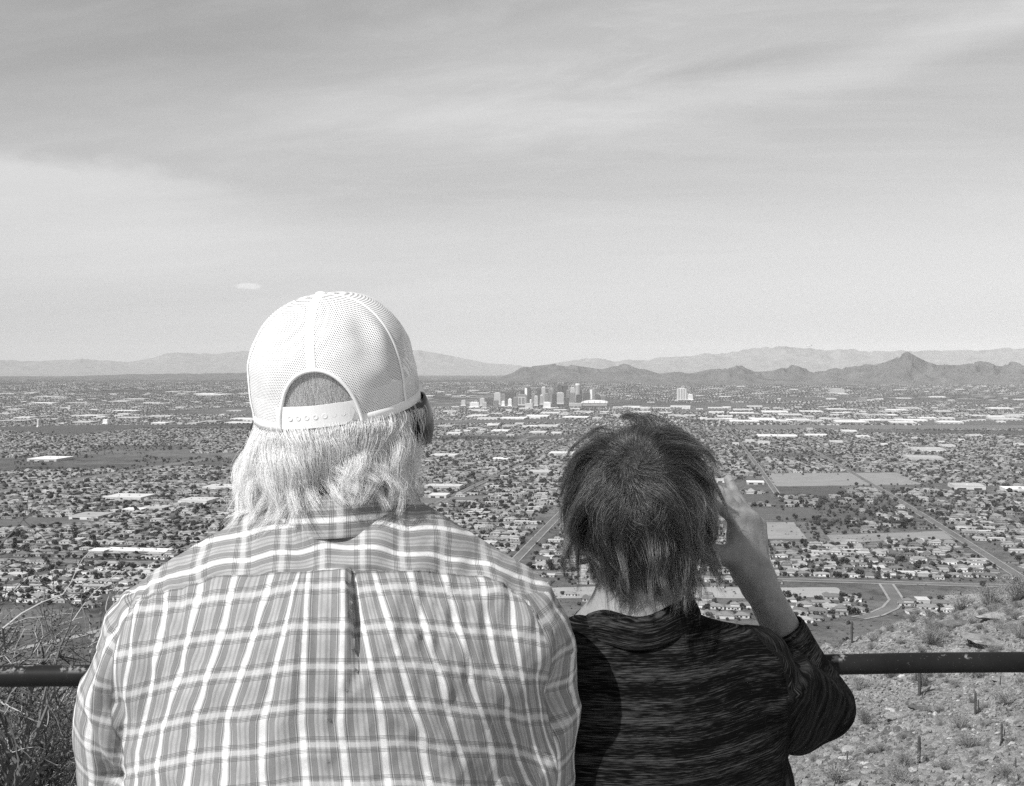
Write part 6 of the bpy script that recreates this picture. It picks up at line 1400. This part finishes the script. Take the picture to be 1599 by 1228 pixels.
# ------------------------------------------------------------------ the woman in the dark knit top, hand raised to her brow
def build_woman():
    rng = np.random.default_rng(9)
    org = np.array((0.17, 1.60, 0)); wo = empty('person', org); B = basis(R_(8), R_(-10), R_(2))
    tag(wo, 'short dark haired person in a dark knit top shading the eyes with a raised hand', 'person')
    def fin(name, v, f, m, parent=wo, smooth=True): return link(name, mesh(name, v - org, f), m, parent, smooth)
    shr = P(1180, 1056, 1.61); elb = P(1282, 1104, 1.78); wrist = P(1180, 902, 1.75); shl = P(800, 1066, 1.61); ell_ = P(770, 1270, 1.72); wl = rail_at(0.02) + v3(0, -0.10, 0.05)
    cuff = elb + (wrist - elb) * 0.60
    torso = [(ell(P(990, 1240, 1.60), v3(0.195, 0.125, 0.215)), 0.05), (ell(P(990, 1125, 1.585), v3(0.165, 0.105, 0.125)), 0.05), (ell(v3(0.165, 1.60, 0.92), v3(0.20, 0.15, 0.20)), 0.08),
             (cone(P(935, 1020, 1.59), P(830, 1060, 1.61), 0.044, 0.056), 0.04), (cone(P(1050, 1014, 1.59), P(1168, 1050, 1.61), 0.044, 0.063), 0.04), (cone(P(935, 1022, 1.59), P(1050, 1020, 1.59), 0.046, 0.046), 0.04)]
    armr = chain([shr, elb], [0.066, 0.043]) + [cone(elb, cuff, 0.043, 0.0330)]
    armr += [cone(shr + v3(0.02, 0.03, -0.06), elb + v3(-0.035, -0.02, -0.030), 0.055, 0.030)]       # cloth hanging under the upper arm
    arml = chain([shl, ell_, wl], [0.062, 0.05, 0.036])
    bt = blend(torso); ar = blend([(a, 0.022) for a in armr]); al = blend([(a, 0.02) for a in arml])
    axis = (cuff - elb) / np.linalg.norm(cuff - elb)
    def cut(p): return np.where((p - elb) @ axis > 0.02, (p - cuff) @ axis, -1.0)
    arc = lambda p: np.maximum(ar(p), cut(p))
    sd = lambda p: np.maximum(np.minimum(smin(bt(p), arc(p), 0.024), smin(bt(p), al(p), 0.03)), 0.78 - p[:, 2])
    v, f = nets(sd, (-0.14, 1.42, 0.77), (0.58, 1.95, 1.32), 0.0055); n = normal_of(sd, v, 0.004); px, py = to_px(v)
    disp = np.zeros(len(v))
    seam, sside, _ = seg_dist(px, py, [(1190, 1000), (1222, 1030), (1234, 1085), (1232, 1150), (1224, 1240)]); sleeve = (sside < 0) & (px > 1150)
    disp += -0.003 * np.exp(-(seam / 3.0) ** 2) + np.where(sleeve, 0.0015, 0)
    for pts, wd, amp in [([(1075, 960), (1110, 985), (1180, 1000)], 9, 2.5), ([(1120, 975), (1150, 985), (1200, 1020)], 8, 2.5), ([(1000, 1035), (1120, 1045), (1220, 1085)], 14, 2.0), ([(960, 1100), (1100, 1095), (1225, 1130)], 14, 2.0), ([(1240, 1050), (1262, 1100), (1255, 1160)], 10, 4.0), ([(1262, 1045), (1290, 1090), (1280, 1150)], 9, 4.0), ([(1275, 1050), (1300, 1070), (1318, 1110)], 7, 4.0),
                         ([(1250, 1020), (1290, 1050), (1310, 1075)], 7, -4.0), ([(1240, 1180), (1270, 1150), (1300, 1140)], 9, 4.5), ([(1210, 1010), (1250, 1035), (1275, 1060)], 8, -3.5), ([(900, 1120), (1000, 1180), (1120, 1228)], 18, 2.5), ([(1060, 1150), (1140, 1160), (1225, 1190)], 14, 2.0)]:
        d, side, par = seg_dist(px, py, pts); disp += amp * 1e-3 * np.exp(-(d / wd) ** 2) * np.sin(np.pi * np.clip(par * 0.86 + 0.07, 0, 1)) ** 0.6
    disp += 0.0028 * fbm(v[:, 0] * 10, v[:, 1] * 10, v[:, 2] * 13, 3, 25) + 0.0008 * fbm(v[:, 0] * 50, v[:, 1] * 50, v[:, 2] * 90, 2, 35)
    v = v + n * disp[:, None]
    u_ = v[:, 0].copy(); w_ = v[:, 2] + 0.16 * (v[:, 0] - 0.165) ** 2 - 0.012 * ss(v[:, 0], 0.2, 0.34)
    d2 = np.full(len(v), 1e9); su, sv_ = np.zeros(len(v)), np.zeros(len(v)); L0 = 0
    for a, b in ((shr, elb), (elb, cuff)):
        ab = b - a; L = np.linalg.norm(ab); t = np.clip((v - a) @ ab / L ** 2, -0.5, 1.3); q = v - a - t[:, None] * ab; d = np.linalg.norm(q, axis=1); k = d < d2
        e1 = np.cross(ab / L, v3(0, 1, 0)); e1 /= np.linalg.norm(e1); e2 = np.cross(ab / L, e1); an = np.arctan2(q @ e1, q @ e2); su[k] = (an * 0.05)[k]; sv_[k] = (L0 + t * L)[k]; d2[k] = d[k]; L0 += L
    sl = sleeve | (d2 < 0.08) & (px > 1236)
    sh = fin('knit_top', v, f, M_KNIT); set_attr(sh.data, 'row_u', np.where(sl, su, u_)); set_attr(sh.data, 'row_v', np.where(sl, sv_, w_))
    # soft stand-up collar, a ring of doubled knit
    NC = P(990, 968, 1.60); U, V = 84, 16; cv = []; att = []
    for i in range(U):
        a = 2 * math.pi * i / U; ca, sa = math.cos(a), math.sin(a); back = 0.5 - 0.5 * sa
        for j in range(V):
            t = 2 * math.pi * j / V; lift = 0.012 * ca + 0.006 * math.sin(2 * a + 0.6) + 0.003 * math.sin(5 * a)
            rr = 0.0735 + 0.0065 * math.cos(t) - 0.020 * (math.sin(t) * 0.5 + 0.1) + 0.003 * math.sin(3 * a)
            cv.append(NC + v3(ca * rr * 1.10, sa * rr * 0.98, 0.020 * math.sin(t) + lift + 0.004 * back)); att.append((a * 0.08, 0.020 * math.sin(t) + 0.01 * math.cos(t) + 0.4))
    cf = [(i * V + j, ((i + 1) % U) * V + j, ((i + 1) % U) * V + (j + 1) % V, i * V + (j + 1) % V) for i in range(U) for j in range(V)]
    c = link('collar', mesh('collar', np.array(cv) - org, cf), M_KNIT, sh, True); att = np.array(att); set_attr(c.data, 'row_u', att[:, 0]); set_attr(c.data, 'row_v', att[:, 1])
    vv = []; N_ = 40
    e1 = np.cross(axis, v3(0, 1, 0)); e1 /= np.linalg.norm(e1); e2 = np.cross(axis, e1)
    for k in range(N_):
        a = 2 * math.pi * k / N_; dr = math.cos(a) * e1 + math.sin(a) * e2
        for rr, hh in ((0.0335, -0.018), (0.0348, -0.013), (0.0342, 0.002), (0.0318, 0.003), (0.0305, -0.006)): vv.append(cuff + dr * rr + axis * hh - org)
    b = MB(); b.add(vv, [(k * 5 + j, ((k + 1) % N_) * 5 + j, ((k + 1) % N_) * 5 + j + 1, k * 5 + j + 1) for k in range(N_) for j in range(4)]); o = b.build('cuff', M_KNIT, sh, True); set_attr(o.data, 'row_u', np.repeat(np.arange(N_) * 0.005, 5)); set_attr(o.data, 'row_v', np.tile(np.arange(5) * 0.006, N_))
    # body: head, neck, chest and the far arm
    HC = P(1003, 806, 1.615); it, q = head_items(HC, B, 0.97)
    it += [(cone(HC + v3(0, 0, -0.05), NC + v3(0.0, 0, -0.05), 0.050, 0.056), 0.03), (ell(P(990, 1100, 1.60), v3(0.13, 0.08, 0.15)), 0.04), (cone(P(990, 1100, 1.60), v3(0.165, 1.60, 0.90), 0.09, 0.11), 0.05)]
    it += [(c_, 0.03) for c_ in chain([shl, ell_, wl], [0.04, 0.036, 0.025])] + [(c_, 0.03) for c_ in chain([shr, elb], [0.04, 0.036])]
    it += rail_hand(wl, 1, rail_at(0.02))
    # raised forearm and hand
    W = wrist; fwd = lambda px, py, y: P(px, py, y)
    hand = [(cone(elb, elb + (W - elb) * 0.5, 0.0300, 0.0290), 0.006), (cone(elb + (W - elb) * 0.5, W, 0.0290, 0.0240), 0.006), (ell(W + (elb - W) * 0.04, v3(0.027, 0.021, 0.03)), 0.008)]
    kn = [P(1184, 821, 1.775), P(1173, 812, 1.762), P(1161, 808, 1.750), P(1149, 812, 1.738)]                    # knuckles, little finger to index
    for i, k in enumerate(kn):
        s = W + (k - W) * 0.12 + v3(-0.012 + 0.008 * (3 - i) * 0.6, 0, 0); hand.append((cone(s, k, 0.0165, 0.0125 if i else 0.0118), 0.016))
    tips = [P(1138, 749, 1.80), P(1120, 766, 1.762), P(1106, 768, 1.742), P(1098, 782, 1.728)]
    bends = [v3(-0.006, 0.002, 0.001), v3(0.0, 0.003, 0.006), v3(0.0, 0.002, 0.006), v3(0.0, -0.002, 0.005)]
    for i in range(4): hand += [(c_, 0.0035) for c_ in finger(kn[i], tips[i], bends[i], 0.0102 if i else 0.0094, 0.0078 if i else 0.0072)]
    hand += [(c_, 0.012) for c_ in chain([P(1163, 885, 1.742), P(1140, 868, 1.730), P(1119, 866, 1.722), P(1104, 852, 1.718)], [0.0185, 0.0150, 0.0115, 0.0088])]
    hand += [(cone(P(1160, 880, 1.742), P(1152, 838, 1.742), 0.0165, 0.013), 0.014)]
    sdb = blend(it); sdh = blend(hand)
    v1, f1 = nets(sdb, (-0.14, 1.45, 0.75), (0.52, 2.04, 1.48), 0.0078)
    v2, f2 = nets(sdh, (0.24, 1.68, 1.0), (0.53, 1.85, 1.42), 0.0026)
    n2 = normal_of(sdh, v2, 0.002); kd = np.min([np.linalg.norm(v2 - k, axis=1) for k in kn], axis=0)
    v2 = v2 + n2 * (0.0012 * fbm(v2[:, 0] * 90, v2[:, 1] * 90, v2[:, 2] * 50, 3, 61) + 0.0030 * np.exp(-(kd / 0.009) ** 2))[:, None]
    # tendons on the back of the hand
    for k in kn:
        a = W + (k - W) * 0.25; ab = k - a; t = np.clip((v2 - a) @ ab / (ab @ ab), 0, 1); d = np.linalg.norm(v2 - a - t[:, None] * ab, axis=1); v2 += n2 * (0.0012 * np.exp(-((d - 0.013) / 0.004) ** 2) * np.sin(np.pi * t))[:, None]
    v = np.concatenate([v1, v2]); f = np.concatenate([f1, f2 + len(v1)]); bd = fin('body', v, f, M_SKIN_W)
    loc = (v - HC) @ B; set_attr(bd.data, 'scalp', ss(loc[:, 2] - np.where(loc[:, 1] > 0.05, 0.05, -0.055), 0, 0.02) * (np.linalg.norm(loc, axis=1) < 0.13) * (np.abs(loc[:, 0]) < 0.074))
    legs(wo, -0.005, 0.0, 0.86, M_SLACK, 0.09, 0.085)
    for s in (-1, 1):
        e = MB(); e.lathe([(0.0001, -0.0125), (0.008, -0.0095), (0.0125, 0), (0.008, 0.0095), (0.0001, 0.0125)], 12, q(s * 0.032, 0.083, 0.002) - org); e.build('eye', mat('eye_white', val=0.6, rough=0.2), wo, True)
    vv = []; tp = tips[0]; dr = (tips[0] - kn[0]); dr /= np.linalg.norm(dr); u = np.cross(dr, v3(0, 1, 0)); u /= np.linalg.norm(u); nb = np.cross(u, dr)
    nb = nb if nb[1] < 0 else -nb
    for i in range(5):
        for j in range(4): a = (i - 2) / 2; vv.append(tp + dr * (-0.004 + 0.0035 * j - (0.0015 * a * a if j == 3 else 0)) + u * a * 0.0048 + nb * (0.0074 - 0.0022 * a * a) - org)
    b = MB(); b.add(vv, [(i * 4 + j, i * 4 + 4 + j, i * 4 + 5 + j, i * 4 + 1 + j) for i in range(4) for j in range(3)]); b.build('fingernail', mat('nail', val=0.30, rough=0.25, spec=0.5), wo, True)
    # ---- hair: layers sweeping away from the crown whorl
    RAD = v3(0.083, 0.098, 0.099); whorl = v3(-0.10, -0.80, 0.58); whorl /= np.linalg.norm(whorl); NL, KK = 240, 26; HC2 = HC + v3(-0.004, 0, 0.012)
    d0 = []
    while len(d0) < NL:
        r = rng.normal(0, 1, 3); r /= np.linalg.norm(r); a = math.atan2(r[0], -r[1])
        if r[2] > (-0.62 if abs(a) < 1.2 else (-0.35 if abs(a) < 2.0 else 0.35)): d0.append(r)
    d0 = np.array(d0); p = d0.copy(); paths = [HC2 + p * RAD * 1.01]; lr = rng.normal(0, 1, (NL, 3)); lift = rng.uniform(0.08, 0.36, NL); L = rng.uniform(0.09, 0.15, NL) * np.clip(1.12 + 0.05 * d0[:, 2], 0.9, 1.25); wph = rng.uniform(0, 6.28, NL); drift = rng.normal(0, 0.25, NL)
    x = paths[0].copy(); vel = np.zeros((NL, 3)); el0 = np.arcsin(np.clip(d0[:, 2], -1, 1)); side_ = ss(np.abs(np.arctan2(d0[:, 0], -d0[:, 1])), 0.7, 1.5); L = rng.uniform(0.68, 1.0, NL) * np.clip(0.098 * (el0 + 0.2) + 0.117 - 0.052 * side_, 0.06, 0.165) / 1.12; wl1, wl2 = rng.normal(0, 1, (NL, 3)), rng.uniform(5.0, 9.0, NL)
    for k in range(1, KK):
        t = k / (KK - 1); loc = (x - HC2) / RAD; r = np.linalg.norm(loc, axis=1); nl = loc / r[:, None]
        away = nl - whorl; away -= nl * np.sum(away * nl, 1)[:, None]; away /= np.linalg.norm(away, axis=1)[:, None] + 1e-6
        wd_ = np.linalg.norm(nl - whorl, axis=1); away = away * ss(wd_, 0.02, 0.30)[:, None] + lr * (0.30 * (1 - ss(wd_, 0.1, 0.35)))[:, None]; sw = np.cross(nl, away); g = v3(0, 0, -1) - nl * (nl @ v3(0, 0, -1))[:, None]
        dirv = away * (1.0 - 0.5 * t) + sw * (drift + 0.45 * np.sin(wph + 6 * t))[:, None] + g * (0.30 + 0.9 * t) + lr * 0.20 + np.array((0.10, 0, 0)) * t
        fall = ss(-loc[:, 2], 0.05, 0.45)[:, None]; dirv -= nl * np.sum(dirv * nl, 1)[:, None] * (0.85 if t < 0.7 else 0.55) * (1 - fall); inw = np.stack([-loc[:, 0], -loc[:, 1], 0 * r], -1); dirv = dirv * (1 - fall) + fall * (v3(0.05, 0, -1.0) + 0.22 * inw + lr * 0.30); dirv += 0.34 * wl1 * np.sin(wph + wl2 * t)[:, None] * min(1, t * 2); dirv /= np.linalg.norm(dirv, axis=1)[:, None] + 1e-6
        vel = dirv if k == 1 else vel * 0.45 + dirv * 0.55; x = x + vel * (L / KK * 1.25)[:, None]
        loc = (x - HC2) / RAD; r = np.linalg.norm(loc, axis=1); low = ss(-loc[:, 2], 0.05, 0.45)
        want = 1 + lift * math.sin(min(t * 2.0, 1.35)) + 0.40 * max(0, t - 0.6) * np.abs(lr[:, 0]) * ss(np.linalg.norm(d0 - whorl, axis=1), 0.2, 0.7) - 0.12 * low * 0
        tgt = (want * 0.7 + r * 0.3 if k > 3 else want); x = HC2 + loc * ((tgt * (1 - low) + r * low) / r)[:, None] * RAD
        paths.append(x.copy())
    paths = np.stack(paths, 1); NS = 21000; lk = rng.integers(0, NL, NS); off = rng.normal(0, 0.0100, (NS, 3)); rt = paths[lk, 0] + off; loc = (rt - HC2) / RAD; rt = HC2 + loc / np.linalg.norm(loc, axis=1)[:, None] * RAD * 1.01
    S_ = strands(paths, lk, rt, rng.uniform(0.62, 0.97, NS), np.where(rng.random(NS) < 0.07, 0.008, 0.0010), rng)
    q_ = S_.reshape(-1, 3); sdn = lambda pp: np.minimum(bt(pp) - 0.006, np.linalg.norm((pp - NC)[:, :2] / v3(1.10, 0.98, 1)[:2], axis=1) + 8 * np.maximum(pp[:, 2] - NC[2] - 0.012, 0) - 0.082)
    for _ in range(2):
        d_ = sdn(q_); k = d_ < 0.002; q_[k] += normal_of(sdn, q_[k], 0.002) * (0.003 - d_[k])[:, None]
    hair_obj('hair', q_.reshape(S_.shape) - org, rng.uniform(0.00012, 0.00022, NS), M_HAIR_W, wo)
    # undercoat: short hair lying close to the scalp all over, so the crown is covered
    NS = 3600; d = rng.normal(0, 1, (NS * 2, 3)); d[:NS] = whorl * 2.2 + d[:NS] * 0.7; d /= np.linalg.norm(d, axis=1)[:, None]; an = np.arctan2(d[:, 0], -d[:, 1]); d = d[d[:, 2] > np.where(np.abs(an) < 1.3, -0.7, np.where(np.abs(an) < 2.0, -0.3, 0.35))][:NS]; nS = len(d)
    ang = fbm(d[:, 0] * 3, d[:, 1] * 3, d[:, 2] * 3, 2, 3) * 2.2; x = d * 1.0; out = [HC2 + x * RAD]; ln = rng.uniform(0.22, 0.5, nS)
    for k in range(1, 9):
        nl = x / np.linalg.norm(x, axis=1)[:, None]; aw = nl - whorl; aw -= nl * np.sum(aw * nl, 1)[:, None]; aw /= np.linalg.norm(aw, axis=1)[:, None] + 0.15; aw = aw + v3(0.15, 0.0, -0.35); aw -= nl * np.sum(aw * nl, 1)[:, None]; sw = np.cross(nl, aw)
        x = x + (aw * np.cos(ang)[:, None] + sw * np.sin(ang)[:, None]) * (ln / 8)[:, None] * 1.2; x = x / np.linalg.norm(x, axis=1)[:, None] * (1 + 0.16 * math.sin(k / 8 * 2.2) * (0.5 + ln[:, None])); out.append(HC2 + x * RAD)
    hair_obj('hair', np.stack(out, 1) - org, rng.uniform(0.00012, 0.00020, nS), M_HAIR_W, wo)
    return wo
if 1: build_woman()
